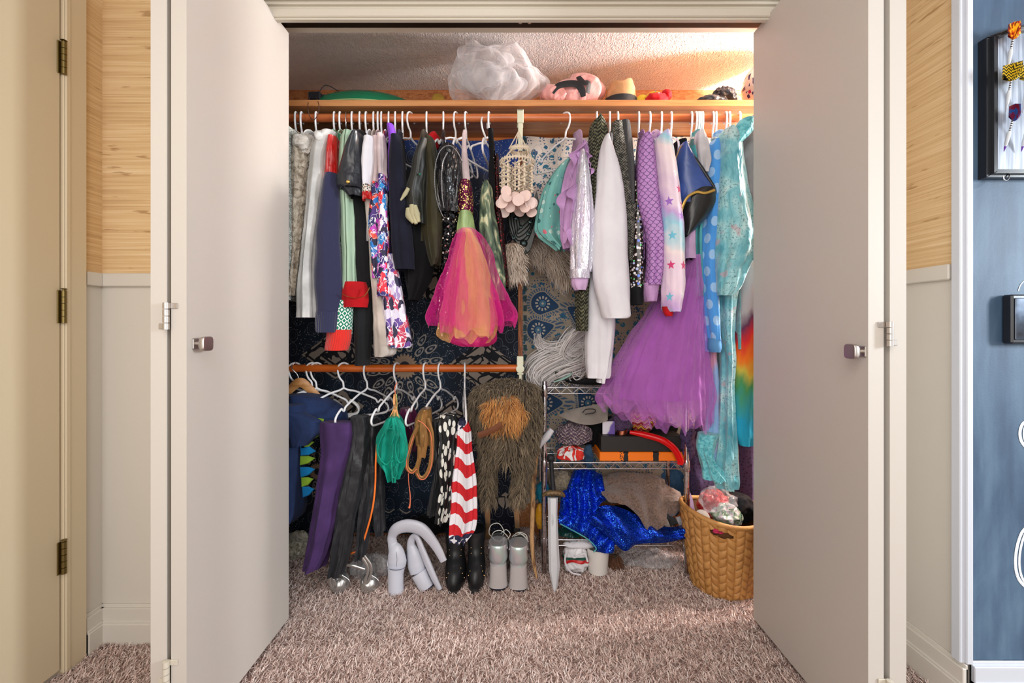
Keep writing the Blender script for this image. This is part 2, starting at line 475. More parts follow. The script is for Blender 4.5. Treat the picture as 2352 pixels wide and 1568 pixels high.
GREYP = Mat('clear_grey_plastic', .2, 0, (170, 168, 165)).mat
def carpet_mat(strand):
    m = Mat('shag_carpet_strands' if strand else 'carpet_backing', .9)
    n = m.noise(9, m.co('Object'), detail=3)
    if strand:
        r = m.island(); c = m.ramp(r*.75+n*.25, [(.10, (140, 108, 98)), (.28, (206, 176, 164)), (.5, (236, 210, 200)), (.9, (250, 236, 228))])
        m.set('Base Color', c)
    else: m.set('Base Color', m.mix(n, (126, 96, 84), (160, 128, 116)))
    m.set('Sheen Weight', .2); m.bump(m.noise(180, m.co('Object'), detail=3), .6, .01); return m.mat
def chalk():
    m = Mat('blue_chalkboard', .55); x, y, z = m.xyz('Object')
    a = m.noise(3.2, m.map((1.6, 1, .5), 'Object'), detail=5, rough=.6, dist=.8); b = m.noise(7, m.map((3, 1, .35), 'Object'), detail=4)
    c = m.ramp(a*.6+b*.4, [(.3, (36, 56, 80)), (.46, (60, 84, 110)), (.58, (80, 106, 130)), (.75, (108, 134, 158))])
    m.set('Base Color', c); m.bump(m.noise(200, m.co('Object')), .1, .002); return m.mat
CHALK = chalk()
CL, CR, YW, YI, YB, ZC = -1.25, 1.76, 1.41, 1.52, 2.13, 2.177   # closet sides, wall faces, back, ceiling
JL, JR, ZH = -.885, .945, 2.049
def struct(name, m, mat, label=None):
    t = Thing(name, label, None, None, 'structure'); t.add(name, m, mat); return t.done()
def two(x0, x1, y0, y1, zr=1.17, z1=ZC): return box(x0, x1, y0, y1, 0, zr).join(box(x0, x1, y0, y1, zr, z1), 1) if False else None
def twowall(name, x0, x1, y0, y1, label):
    m = box(x0, x1, y0, y1, 0, 1.17); b = box(x0, x1, y0, y1, 1.17, ZC)
    m.join(b, 1); m.smooth = False; t = Thing(name, label, None, None, 'structure'); t.add(name, m, [WAIN, GRASS]); t.done()
struct('floor', box(-1.5, 2.7, -1.6, 2.2, -.06, 0), carpet_mat(False), 'brown beige shag carpet floor')
twowall('wall_left', -1.42, -1.327, -.3, 1.42, 'left wall with grasscloth above and white wainscot below')
twowall('wall_front_left', -1.327, JL-.012, YW, YI, 'wall left of closet opening, grasscloth above chair rail')
twowall('wall_front_right', JR+.012, CR+.1, YW, YI, 'wall right of closet opening, grasscloth above chair rail')
twowall('wall_right', 1.205, 1.32, 1.17, YW, 'short right return wall with grasscloth above chair rail')
struct('wall_header', box(JL-.012, JR+.012, YW, YI, ZH+.012, ZC), DOOR, 'wall strip above closet opening')
struct('wall_chalkboard', box(1.32, 2.7, 1.17, 1.30, 0, ZC).join(box(1.222, 1.33, 1.163, 1.17, .13, ZC)).join(box(1.33, 2.7, 1.163, 1.17, .13, ZC)).flat(), CHALK, 'blue chalkboard wall smudged with chalk')
struct('wall_back', box(CL-.1, CR+.1, YB, YB+.06, 0, ZC), OSB, 'rough chip board back wall of the closet')
struct('wall_closet_left', box(CL-.1, CL, YI, YB, 0, ZC), CLOSETP, 'left inner wall of the closet'); struct('wall_closet_right', box(CR, CR+.1, YI, YB, 0, ZC), CLOSETP, 'right inner wall of the closet')
struct('ceiling', box(-1.5, 2.7, .3, 2.25, ZC, ZC+.05), CEIL, 'white textured ceiling')
# jambs, head, casing
struct('trim_1', box(JL-.012, JL, YW-.002, YI+.002, 0, ZH), TRIM, 'left closet jamb'); struct('trim_2', box(JR, JR+.012, YW-.002, YI+.002, 0, ZH), TRIM, 'right closet jamb')
struct('trim_3', box(JL, JR, YW-.002, YI+.004, ZH, ZH+.012), TRIM, 'painted head jamb above closet opening')
def casing_prof(a, b, ax):
    """stepped casing: spans along the other axis built from overlapping boards"""
hc = box(JL-.07, JR+.07, YW-.014, YW, 2.004, 2.10).join(box(JL-.07, JR+.07, YW-.022, YW, 2.010, 2.036, .003)).join(box(JL-.07, JR+.07, YW-.026, YW, 2.046, 2.052, .002)).join(box(JL-.07, JR+.07, YW-.03, YW, 2.062, 2.10, .003)).flat()
struct('trim_4', hc, TRIM, 'profiled head casing above the closet doors')
struct('trim_5', box(JL-.07, JL+.0, YW-.018, YW-.002, 0, 2.004, .003), TRIM, 'left closet casing'); struct('trim_6', box(JR, JR+.07, YW-.018, YW-.002, 0, 2.004, .003), TRIM, 'right closet casing')
t = Thing('door_track', 'dark metal sliding track under the closet head jamb', 'door track')
t.add('rail', box(JL+.002, JR-.002, 1.445, 1.478, 2.034, 2.048).flat(), DARKM)
for px in (1195, 1216):
    t.add('roller', lathe(P(px, 47, 1.44), [(.001, -.009), (.006, -.008), (.006, .006), (.003, .009)], 14), NICKEL)
t.done()
# chair rails and baseboards
struct('trim_7', box(-1.327, JL-.07, YW-.012, YW, 1.149, 1.192, .003), WAIN, 'chair rail left of the closet'); struct('trim_8', box(-1.327, -1.315, 1.35, YW-.012, 1.149, 1.192, .002), WAIN, 'chair rail on the left wall')
struct('trim_9', box(1.193, 1.205, 1.19, YW-.002, 1.149, 1.192, .003), WAIN, 'chair rail on the right return wall'); struct('trim_10', box(JR+.07, 1.193, YW-.012, YW, 1.149, 1.192, .003), WAIN, 'chair rail right of the closet')
def baseb(x0, x1, y0, y1, nx, ny, h=.125):
    m = M()
    for d, z0, z1 in ((.006, 0, h), (.014, 0, h*.93), (.018, 0, h*.62), (.021, .0, h*.56)):
        if nx: a = (x0-d, x0) if nx < 0 else (x1, x1+d); m.join(box(a[0], a[1], y0, y1, z0, z1, .0015))
        else: m.join(box(x0, x1, y0-d, y0, z0, z1, .0015))
    return m.flat()
struct('baseboard_left', baseb(-1.327, -1.327, 1.345, YW, 1, 0), WAIN); struct('baseboard_front_left', baseb(-1.327, JL-.07, YW, YW, 0, -1), WAIN)
struct('baseboard_front_right', baseb(JR+.07, 1.205, YW, YW, 0, -1), WAIN); struct('baseboard_right', baseb(1.205, 1.205, 1.15, YW, -1, 0), WAIN)
struct('baseboard_chalkboard', baseb(1.222, 2.7, 1.163, 1.163, 0, -1, .13), WHITE)
struct('trim_11', box(1.191, 1.206, 1.158, 1.182, .125, ZC, .002).join(box(1.204, 1.222, 1.152, 1.170, .125, ZC, .002)).flat(), WHITE, 'white corner strip beside the chalkboard')
# left room door
t = Thing('door_3', 'cream room door on the left wall with brass hinges', None, None, 'structure')
t.add('slab', box(-1.33, -1.3155, .3, 1.268, .02, ZC-.01, .002).flat(), RDOOR)
t.add('door_casing', box(-1.33, -1.309, 1.272, 1.342, 0, ZC-.001, .003).join(box(-1.33, -1.306, 1.274, 1.292, 0, ZC-.001, .004)).flat(), RDOOR)
for py0, py1 in ((98, 172), (667, 742), (1242, 1316)):
    z0, z1 = P(0, py1, 1.272)[2], P(0, py0, 1.272)[2]; zz = z1-z0
    h = box(-1.318, -1.3125, 1.258, 1.268, z0, z1, .001)
    for k in range(5): h.join(lathe((-1.306, 1.269, z0+zz*k/5), [(.0001, 0), (.0066, .0006), (.0066, zz/5-.001), (.0001, zz/5-.0004)], 14))
    h.join(lathe((-1.306, 1.269, z1), [(.003, 0), (.003, .003), (.0078, .004), (.006, .006), (.0001, .0062)], 14))
    h.smooth = True; t.add('hinge', h, BRASS)
t.done()
# bifold doors
def slab(c0, c1, th, z0, z1):
    """door leaf between plan points c0 (far) and c1 (near) with thickness th"""
    a = Vector((c1[0]-c0[0], c1[1]-c0[1])); a.normalize(); n = Vector((-a.y, a.x))*th/2
    pl = [(c0[0]+n.x, c0[1]+n.y), (c1[0]+n.x, c1[1]+n.y), (c1[0]-n.x, c1[1]-n.y), (c0[0]-n.x, c0[1]-n.y)]
    V = [(p[0], p[1], z) for z in (z0, z1) for p in pl]
    o = M(); o.add(V, [(0, 1, 2, 3), (7, 6, 5, 4), (0, 4, 5, 1), (1, 5, 6, 2), (2, 6, 7, 3), (3, 7, 4, 0)]); o.smooth = False; return o
def bifold(name, label, s, xb, xa, xfar, hy, ky, yn):
    t = Thing(name, label, None, None, 'structure')
    b = t.add('panel', slab((xb, 1.484), (xb, yn), .036, .027, 2.02), DOOR); a = t.add('panel', slab((xfar, 1.478), (xa, yn), .036, .027, 2.02), DOOR)
    xm = (xb+xa)/2
    for k, (z0, z1) in enumerate(hy):
        zz = (z1-z0)/4; h = M()
        for q in range(4): h.join(lathe((xm, yn-.008, z0+q*zz), [(.0001, 0), (.0068, .0005), (.0068, zz-.0012), (.0001, zz-.0006)], 16))
        h.join(box(min(xm, xm+s*.022), max(xm, xm+s*.022), yn-.003, yn-.0008, z1-.0145, z1-.002, .0005)); h.join(box(min(xm, xm-s*.022), max(xm, xm-s*.022), yn-.003, yn-.0008, z0+.002, z0+.0145, .0005)); h.smooth = True
        t.add('hinge', h, NICKEL if k == 0 else TRIM)
    sx = s*.018; kx = xb+sx
    r = box(min(kx, kx+s*.004), max(kx, kx+s*.004), ky[0]-.013, ky[0]+.013, ky[1]-.013, ky[1]+.013, .002)
    r.join(wire([(kx, ky[0], ky[1]), (kx+s*.02, ky[0], ky[1])], .006, 6, 14))
    k_ = t.add('knob', r, NICKEL, b)
    hd = M(); n = 24; V = []
    for q, (dx, sc) in enumerate(((.016, .3), (.0165, .75), (.022, .95), (.029, 1.0), (.0315, .93), (.032, .6))):
        for j in range(n):
            th = 6.283*j/n; c_, s_ = math.cos(th), math.sin(th); e = .45
            V.append((kx+s*dx, ky[0]+math.copysign(abs(c_)**e, c_)*.0178*sc, ky[1]+math.copysign(abs(s_)**e, s_)*.0178*sc))
    f = [(q*n+j, q*n+(j+1) % n, (q+1)*n+(j+1) % n, (q+1)*n+j) for q in range(5) for j in range(n)]+[tuple(range(n)), tuple(5*n+j for j in range(n))]
    if s < 0: f = [q[::-1] for q in f]
    hd.add(V, f); t.add('knob_head', hd, NICKEL, b); t.done()
bifold('door_1', 'left folded bifold closet door in off-white paint', 1, -.779, -.826, -.86, ((1.018-.005, 1.077), (.185, .245)), (1.047, .979), 1.018)
bifold('door_2', 'right folded bifold closet door in off-white paint', -1, .841, .892, .925, ((.975, 1.033), (.15, .21)), (1.022, .962), 1.006)
# shelf, cleat, rods
t = Thing('closet_shelf', 'long pine shelf across the top of the closet', 'shelf'); t.add('shelf', box(CL+.001, CR-.001, 1.74, YB-.001, 1.902, 1.9265, .0015).flat(), SHELFW); t.done()
t = Thing('wall_cleat', 'orange wooden cleat under the closet shelf', 'wall cleat'); t.add('c', box(CL+.001, CR-.001, 2.03, YB-.001, 1.85, 1.9015, .001).flat(), CLEATW); t.done()
ZR, YR, ZR2 = 1.858, 1.75, .853
t = Thing('closet_rod', 'upper wooden closet rod running under the shelf', 'closet rod'); t.add('r', wire([(CL, YR, ZR), (0, YR, ZR), (CR, YR, ZR)], .0165, 30, 24), RODW); t.done()
xe = P(1194, 0, YR)[0]
t = Thing('closet_rod', 'short lower orange wooden rod ending at the middle bracket', 'closet rod'); t.add('r', wire([(CL, YR, ZR2), (-.5, YR, ZR2), (xe, YR, ZR2)], .0155, 30, 24), RODW2); t.done()
t = Thing('rod_support', 'pale metal and wood strap hanging from the upper rod to hold the lower rod', 'rod support')
CREAM = paint('cream_bracket_paint', (222, 222, 196), .4)
RUST = wood('rough_strip_wood', (150, 92, 58), (104, 60, 38), .8, (40, 40, 6))
xs = P(1195, 0, YR)[0]
up_ = box(xs-.0125, xs+.0125, YR-.024, YR-.019, ZR-.03, ZR+.024, .0015).join(box(xs-.0125, xs+.0125, YR-.024, YR+.024, ZR+.019, ZR+.024, .001)).join(box(xs-.0125, xs+.0125, YR+.019, YR+.024, ZR-.03, ZR+.024, .001)).join(box(xs-.009, xs+.009, YR-.0215, YR-.017, ZR-.14, ZR-.02, .001)).flat()
t.add('clamp', up_, CREAM)
t.add('strip', box(xs-.009, xs+.009, YR-.0165, YR-.003, ZR2+.02, ZR-.04, .002).flat(), RUST, label='rough brown wooden strip')
lo = box(xs-.014, xs+.012, YR-.026, YR-.017, ZR2+.012, ZR2+.05, .002).join(lathe((xs-.001, YR-.021, ZR2), [(.0001, -.006), (.016, -.005), (.016, .005), (.0001, .006)], 20, tilt=(math.pi/2, 'X'))).join(box(xs-.012, xs+.012, YR-.026, YR+.018, ZR2-.024, ZR2-.0165, .002)).join(box(xs-.006, xs+.006, YR-.022, YR-.014, ZR2-.075, ZR2-.02, .002)).flat()
t.add('bracket', lo, CREAM); t.done()
# ---------------------------------------------------------------- carpet pile
rg = np.random.default_rng(3)
def pile(n, x0, x1, y0, y1, w_=.0024):
    B = np.stack([rg.uniform(x0, x1, n), rg.uniform(y0, y1, n), np.zeros(n)], 1)
    th = rg.uniform(0, 6.283, n); el = rg.uniform(.15, .9, n)
    N_ = np.stack([np.cos(th)*.5, np.sin(th)*.5, np.ones(n)], 1); N_ /= np.linalg.norm(N_, axis=1, keepdims=True)
    Cb = np.stack([np.cos(th)*np.cos(el), np.sin(th)*np.cos(el), np.sin(el)], 1)
    return strands(B, N_, .021, Cb, w_, 3, 5, .25, .35)
m = pile(66000, -1.32, 1.2, 1.12, 1.62); m.join(pile(40000, -1.2, 1.38, 1.62, 2.11)); m.join(pile(8000, -1.32, 1.2, .85, 1.12))
A = [p for p in m.v]
t = Thing('carpet_pile', 'long brown beige pile of the shag carpet', 'carpet', None, 'stuff'); t.add('p', m, carpet_mat(True)); t.done()
# ---------------------------------------------------------------- chalkboard wall things
BLK = Mat('black_lacquer', .25, 0, (30, 32, 38)).mat; BLKM = Mat('matt_black', .6, 0, (26, 27, 32)).mat
SILVW = Mat('white_streaked_panel', .35); v_ = SILVW.map((60, 1, 3), 'Object'); SILVW.set('Base Color', SILVW.ramp(SILVW.noise(2, v_, detail=3), [(.3, (110, 120, 138)), (.5, (160, 170, 186)), (.7, (196, 204, 216))])); SILVW = SILVW.mat
t = Thing('dart_holder', 'black framed arched dart rack hanging on the chalkboard wall', 'dart rack')
YD = 1.163
def W(px, py, Y=1.135): p = P(px, py, Y); return (p[0], p[2])
o_ = [W(2272, 405), W(2640, 405), W(2640, 82), W(2600, 66), W(2456, 36), W(2330, 58), W(2272, 82)]
fr = M(); inn = [W(2300, 386), W(2612, 386), W(2612, 88), W(2590, 82), W(2456, 56), W(2332, 70), W(2300, 84)]
for k in range(len(o_)):
    k2 = (k+1) % len(o_); a, b, c, d = o_[k], o_[k2], inn[k2], inn[k]
    for (f0, f1, yy) in ((0, .35, YD-.022), (.35, .6, YD-.030), (.6, 1, YD-.020)):
        L_ = lambda p, q, f: (p[0]+(q[0]-p[0])*f, p[1]+(q[1]-p[1])*f)
        q4 = [L_(a, d, f0), L_(b, c, f0), L_(b, c, f1), L_(a, d, f1)]; fr.join(prism(q4, yy, YD-.0005, .0015))
t.add('frame', fr.flat(), BLK); t.add('back_panel', prism(inn, YD-.010, YD-.001).flat(), SILVW)
t.add('hook', wire([P(2318, 398, 1.14), P(2318, 408, 1.135), P(2313, 414, 1.13), P(2306, 412, 1.128), P(2305, 404, 1.128)], .0013, 14, 8), CHROME); t.done()
def flame():
    m = Mat('flame_flight', .35); x, y = m.xyz()[:2]; n = m.noise(130, m.map((1, .4, 1)), detail=2, dist=1.5)
    m.set('Base Color', m.ramp(n, [(.3, (40, 14, 20)), (.44, (190, 40, 16)), (.5, (244, 120, 20)), (.58, (252, 200, 40))])); return m.mat
def chev():
    m = Mat('chevron_flight', .35); x, y = m.xyz()[:2]; z_ = m.f('FRACT', (y*130+m.f('PINGPONG', x*160, 1.0)*.9)); m.set('Base Color', m.mix(z_ < .5, (28, 26, 24), (232, 196, 32))); return m.mat
def redblue():
    m = Mat('glitter_flight', .3, .3); x, y = m.xyz()[:2]; m.set('Base Color', m.mix(m.sm(m.noise(90), .45, .6), (110, 20, 50), (30, 80, 150))); return m.mat
PURP = Mat('purple_plastic', .35, 0, (110, 60, 170)).mat; SHAFT = Mat('striped_shaft', .3); u_, vv, _ = SHAFT.xyz(); SHAFT.set('Base Color', SHAFT.mix(SHAFT.f('FRACT', vv*180) < .5, (20, 20, 24), (230, 230, 235))); SHAFT = SHAFT.mat
CLEARP = Mat('clear_barrel_plastic', .15, 0, (214, 220, 228)).mat
FL, CH, RB = flame(), chev(), redblue()
def dart(x, y0, fm, fl_w, tip, label, lean=-.18, L=95):
    """flight at the top at (x,y0), tip down-left"""
    t = Thing('dart', label, 'dart', 'darts in the rack'); Y0, Y1 = 1.118, 1.146
    X = lambda s, yy=None: P(x+lean*s, y0+s, Y0+(Y1-Y0)*s/L)
    for k, ang in enumerate((0, 1)):
        h = 34; pts = [(0, -20), (fl_w, -14), (fl_w*1.05, 6), (fl_w*.35, 18), (0, 20), (-fl_w*.35, 18), (-fl_w*1.05, 6), (-fl_w, -14)]
        if k == 0: m = pprism([(x+a-lean*-b*.0, y0+b) for a, b in pts], Y0, .0012)
        else:
            m = pprism([(x+a*.9, y0+b) for a, b in pts], Y0, .0012); cx_ = P(x, y0, Y0)[0]
            m.v = [(cx_+(p[1]-Y0), Y0+(p[0]-cx_), p[2]) for p in m.v]; m.f = [q[::-1] for q in m.f]
        t.add('flight', m, fm)
    t.add('shaft', wire([X(16), X(26), X(42)], .0022, 10, 10), SHAFT)
    t.add('barrel', wire([X(42), X(50), X(70), X(78)], [.003, .0045, .004, .0025], 14, 12), CLEARP)
    t.add('tip', wire([X(78), X(L)], [.0028, .0006], 4, 10), tip); t.done()
for dx, s in ((0, 'leftmost'), (40, 'second from the left')):
    dart(2330+dx, 70, FL, 14, CLEARP, 'dart with flame patterned flight, %s in the top row' % s)
    dart(2326+dx, 165, CH, 22, CLEARP, 'dart with yellow and black zigzag flight, %s in the middle row' % s)
    dart(2331+dx, 258, RB, 13, PURP, 'dart with red and blue glitter flight, %s in the bottom row' % s, -.28, 90)
t = Thing('switch_box', 'black framed wall box with smoky glass front on the chalkboard', 'wall box')
a, b = W(2322, 789, 1.14), W(2480, 676, 1.14); t.add('frame', box(a[0], b[0], YD-.026, YD-.0005, a[1], b[1], .004).flat(), BLK)
a, b = W(2331, 780, 1.135), W(2470, 684, 1.135)
gm = Mat('smoky_glass', .12, .2, (60, 70, 86)); gm.set('Base Color', gm.ramp(gm.noise(14, gm.co('Object'), detail=3), [(.35, (24, 28, 36)), (.55, (70, 84, 104)), (.7, (120, 140, 165))]))
t.add('glass_front', box(a[0], b[0], YD-.030, YD-.0262, a[1], b[1], .002).flat(), gm.mat); t.done()
CHK = Mat('white_chalk', .95, 0, (236, 240, 246)); CHK.bump(CHK.noise(300), .8, .004); CHK = CHK.mat
for pts, lb in (([(2358, 965), (2347, 975), (2342, 992), (2345, 1012), (2358, 1030)], 'short curved white chalk stroke near chalkboard middle'), ([(2362, 1205), (2345, 1225), (2334, 1262), (2332, 1300), (2340, 1330), (2360, 1352)], 'large looping white chalk stroke low on the chalkboard')):
    t = Thing('chalk_drawing', lb, 'chalk drawing')
    for e in ((0, 1.0, .0042), (9, .8, .0032)):
        t.add('stroke', wire([(P(a+e[0], b, YD)[0], YD-.0008, P(a, HY+(b-HY), YD)[2]) for a, b in pts], e[2], 30, 8, flat_=.15, up=(0, 1, 0)), CHK)
    t.done()
t = Thing('chalk_drawing', 'thin blue white chalk arc above the black wall box', 'chalk drawing'); t.add('s', wire([(P(a, 0, YD)[0], YD-.0008, P(0, b, YD)[2]) for a, b in [(2338, 668), (2343, 655), (2352, 645), (2365, 640)]], .0015, 16, 6, flat_=.2, up=(0, 1, 0)), CHK); t.done()
# ---------------------------------------------------------------- cloth materials
def glitter(m, scale, k=.6, frac=None, dim='3D', kind='Object'):
    """facets: each cell tilts its own way"""
    v = m.co(kind); c = m.vor(scale, v, 'F1', 'Color', dim=dim)
    g = m.node('ShaderNodeNewGeometry'); s = m.node('ShaderNodeVectorMath', operation='SUBTRACT'); m.plug(s.inputs[0], c); s.inputs[1].default_value = (.5, .5, .5)
    q = m.node('ShaderNodeVectorMath', operation='MULTIPLY_ADD'); m.nt.links.new(s.outputs[0], q.inputs[0]); q.inputs[1].default_value = (k, k, k); m.nt.links.new(g.outputs['Normal'], q.inputs[2])
    n = m.node('ShaderNodeVectorMath', operation='NORMALIZE'); m.nt.links.new(q.outputs[0], n.inputs[0]); m.nt.links.new(n.outputs[0], m.b.inputs['Normal'])
    return m.sep(c)
def sequin(name, base, hi, frac=.3, scale=260, rough=.25, metal=.7, k=.9):
    m = Mat(name, rough, metal); r, g, b = glitter(m, scale, k)
    m.set('Base Color', m.mix(r > (1-frac), base, hi)); return m.mat
def tulle(name, col, alpha=.34, rim=.45, rough=.7, streak=True):
    m = Mat(name, rough, 0, col); lw = m.node('ShaderNodeLayerWeight'); lw.inputs[0].default_value = .35
    a = E(m, lw.outputs[1])*rim+alpha
    if streak: a = a+(m.noise(22, m.map((1, .25, 1)), detail=3)-.5)*.5
    m.set('Alpha', m.f('MINIMUM', m.f('MAXIMUM', a, .04), 1.0)); m.set('Sheen Weight', .3)
    m.set('Specular IOR Level', 0.0); return m.mat
def dots(name, base, stops, scale=60, size=.34, rough=.8, metal=0, rand=.9, v=None):
    m = Mat(name, rough, metal); v = v(m) if v else m.co(); d = m.vor(scale, v, rand=rand); c = m.sep(m.vor(scale, v, 'F1', 'Color', rand=rand))
    m.set('Base Color', m.mix(d < (c[1]*.5+.5)*size, base, m.ramp(c[0], stops, True))); fin(m, 0, 0, .25); return m
C = {}
C['silverglit'] = sequin('silver_glitter_cloth', (150, 156, 150), (225, 230, 228), .3, 300, .4, .35, .5)
def fleece(name, a, b, sc=60, st=1.0):
    m = Mat(name, .95); n = m.noise(sc, m.co('Object'), detail=4, dist=.6); m.set('Base Color', m.mix(m.sm(n, .3, .65), a, b)); m.set('Sheen Weight', .4); m.bump(n, st, .02); return m.mat
C['creamfleece'] = fleece('shaggy_cream_fleece', (120, 104, 84), (196, 184, 166))
C['collar'] = fleece('pale_fleece_collar', (186, 178, 168), (214, 208, 200), 40, .5)
C['whiteg'] = cloth('silver_white_cloth', (214, 214, 212), .5)
C['redsatin'] = cloth('red_satin', (206, 24, 20), .22, ws=0, wrinkle=.6)
def ribbed(name, col, sc=520, rough=.9, st=.5):
    m = Mat(name, rough, 0, col); x = m.xyz()[0]; m.set('Sheen Weight', .3); b = m.bump(m.f('SINE', x*sc), st, .004); m.bump(m.noise(500), .15, .003, b); return m.mat
C['navy'] = ribbed('navy_knit', (36, 38, 72), 1400, .9, .15); C['navyrib'] = ribbed('navy_rib_cuff', (38, 42, 78), 700)
C['redrib'] = ribbed('red_rib_knit', (226, 40, 28), 800); C['red'] = cloth('red_felt', (190, 16, 26), .8)
def leafm():
    m = Mat('green_white_leaf_print', .8); d = m.vor(38, m.map((1, .6, 1), rot=.5)); n = m.noise(30, detail=1, dist=2)
    m.set('Base Color', m.mix(m.f('ABSOLUTE', n-.5) < .035, (20, 110, 74), (226, 232, 222))); fin(m); return m.mat
def knitdia():
    m = Mat('green_white_diamond_knit', .9); x, y = m.xyz()[:2]; s = 48
    a = m.f('PINGPONG', x*s, .5)+m.f('PINGPONG', y*s*.8, .5); k = m.f('PINGPONG', a*1.6, .5)
    m.set('Base Color', m.mix((k > .22)*(a > .28), (14, 122, 92), (232, 238, 232))); fin(m, 400, .3, .2); return m.mat
C['leaf'] = leafm(); C['dia'] = knitdia()
def stripes(name, base, line, sc, w_=.12, vert=True, off=0, rough=.7, extra=None):
    m = Mat(name, rough); x, y = m.xyz()[:2]; t = (x if vert else y)*sc+off; f = m.f('FRACT', t)
    c = m.mix(f < w_, base, line)
    if extra: c = m.mix((m.f('FRACT', t*extra[0]+.4) < extra[1]), c, extra[2])
    m.set('Base Color', c); fin(m, 700, .1, .4); return m.mat
C['sage'] = stripes('sage_pinstripe_cloth', (156, 184, 158), (48, 70, 58), 26, .07, extra=(3.1, .10, (182, 206, 184)))
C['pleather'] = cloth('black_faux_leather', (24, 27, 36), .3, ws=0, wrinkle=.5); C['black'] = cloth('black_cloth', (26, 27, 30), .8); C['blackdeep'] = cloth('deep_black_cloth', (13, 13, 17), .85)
C['gold'] = metal('gold_trim', (214, 176, 96), .3); C['white'] = cloth('white_cotton', (226, 224, 230), .8, wrinkle=.14, var=.015); C['cream'] = cloth('cream_cotton', (216, 204, 194), .8)
C['printcuff'] = dots('brown_print_band', (216, 208, 196), [(0, (120, 50, 30)), (.5, (60, 60, 60))], 160, .45).mat
def graffiti(name, cols, sc=40, sd=0, str_=(1, .7, 1)):
    m = Mat(name, .6); v = m.map(str_, loc=(sd, sd*2, 0)); w_ = m.noise(sc*.6, v, detail=2, col=True)
    n = m.node('ShaderNodeVectorMath', operation='MULTIPLY_ADD'); m.plug(n.inputs[0], w_); n.inputs[1].default_value = (.05, .05, 0); m.plug(n.inputs[2], v)
    r, g, b = m.sep(m.vor(sc, E(m, n.outputs[0]), 'F1', 'Color')); k = len(cols)
    c = m.ramp(r, [(i/k, x) for i, x in enumerate(cols)], True)
    e = m.f('ABSOLUTE', m.noise(sc*.75, v, detail=1, dist=1.2)-.5); c = m.mix(e < .022, c, (238, 236, 244)); c = m.mix((g > .8), c, (30, 24, 60)); m.set('Base Color', c); fin(m); return m.mat
C['graf1'] = graffiti('blue_violet_graffiti_print', [(20, 28, 90), (30, 120, 200), (190, 60, 180), (70, 40, 120), (230, 80, 60), (20, 24, 60)], 56)
C['graf2'] = graffiti('multicolour_graffiti_print', [(70, 30, 120), (30, 130, 200), (226, 40, 60), (240, 236, 246), (50, 36, 110), (210, 90, 190)], 60, 3)
C['graf3'] = graffiti('lilac_graffiti_print', [(160, 140, 190), (216, 208, 226), (60, 80, 150), (200, 60, 90), (104, 70, 150), (228, 224, 236)], 44, 7)
C['palepink'] = cloth('pale_pink_cloth', (224, 204, 206), .7); C['purplestrap'] = cloth('bright_purple_satin', (128, 60, 200), .35)
C['navyblack'] = cloth('blue_black_fleece', (27, 29, 44), .95); C['olive'] = cloth('olive_velvet', (52, 47, 22), .5, sheen=.15, wrinkle=.8, wscale=9); C['claw'] = cloth('cream_plush', (206, 198, 158), .8)
C['olive2'] = cloth('dark_green_velvet', (22, 24, 14), .4, sheen=.1)
C['vinyl'] = cloth('black_vinyl', (16, 16, 22), .12, ws=0, wrinkle=.9, wscale=22)
C['bsequin'] = sequin('black_sequin_cloth', (14, 14, 18), (235, 205, 190), .13, 190, .2, .75, .9)
def rungs(name, a, b, sc):
    m = Mat(name, .25, .6); y = m.xyz()[1]; m.set('Base Color', m.mix(m.f('FRACT', y*sc) < .18, a, b)); return m.mat
C['silvertrim'] = rungs('silver_ladder_trim', (214, 216, 222), (50, 50, 56), 170)
C['maroonseq'] = sequin('maroon_gold_sequin_cloth', (100, 14, 62), (240, 220, 130), .2, 240, .25, .6, .9); C['marblack'] = sequin('dark_maroon_glitter_cloth', (44, 8, 14), (190, 50, 50), .06, 300, .4, .4, .6)
C['greensat'] = cloth('pale_green_satin', (158, 186, 122), .35, ws=0, wrinkle=.5)
def camo():
    m = Mat('grey_green_leaf_print', .7); n = m.noise(30, m.map((1, .4, 1), rot=.5), detail=3, dist=1.6); m.set('Base Color', m.ramp(n, [(.3, (40, 54, 48)), (.46, (86, 106, 88)), (.58, (130, 146, 118)), (.64, (206, 206, 170))])); fin(m); return m.mat
C['camo'] = camo()
C['pinkt'] = tulle('hot_pink_tulle', (236, 40, 150), .26, .5); C['peacht'] = tulle('peach_tulle', (248, 186, 120), .26, .5); C['pinks'] = cloth('hot_pink_satin', (226, 8, 122), .45, wrinkle=.4)
C['purplet'] = tulle('orchid_tulle', (206, 126, 214), .24, .5); C['purples'] = cloth('orchid_satin', (176, 84, 190), .6, wrinkle=.3); C['lilac'] = cloth('lilac_crepe', (204, 158, 210), .7, wrinkle=.25); C['lilaclt'] = cloth('pale_lilac_jersey', (216, 180, 222), .7)
def mint():
    m = Mat('mint_sheer_print', .6); v = m.map((1, 1, 1)); d = m.vor(26, v); c = m.sep(m.vor(26, v, 'F1', 'Color'))
    m.set('Base Color', m.mix(d < c[1]*.22+.04, (124, 196, 190), m.ramp(c[0], [(0, (36, 104, 104)), (.5, (206, 236, 228)), (.85, (240, 110, 130))], True))); m.set('Alpha', .72); fin(m); return m.mat
C['mint'] = mint()
def irid(name, a, b, sc=200, st=1.0):
    m = Mat(name, .22, .55); n = m.noise(6, detail=2); m.set('Base Color', m.mix(n, a, b)); m.bump(m.noise(sc, m.map((1, .6, 1)), detail=3, dist=1), st, .004); return m.mat
C['irid'] = irid('iridescent_lilac_foil', (212, 192, 222), (222, 232, 234), 110, .8)
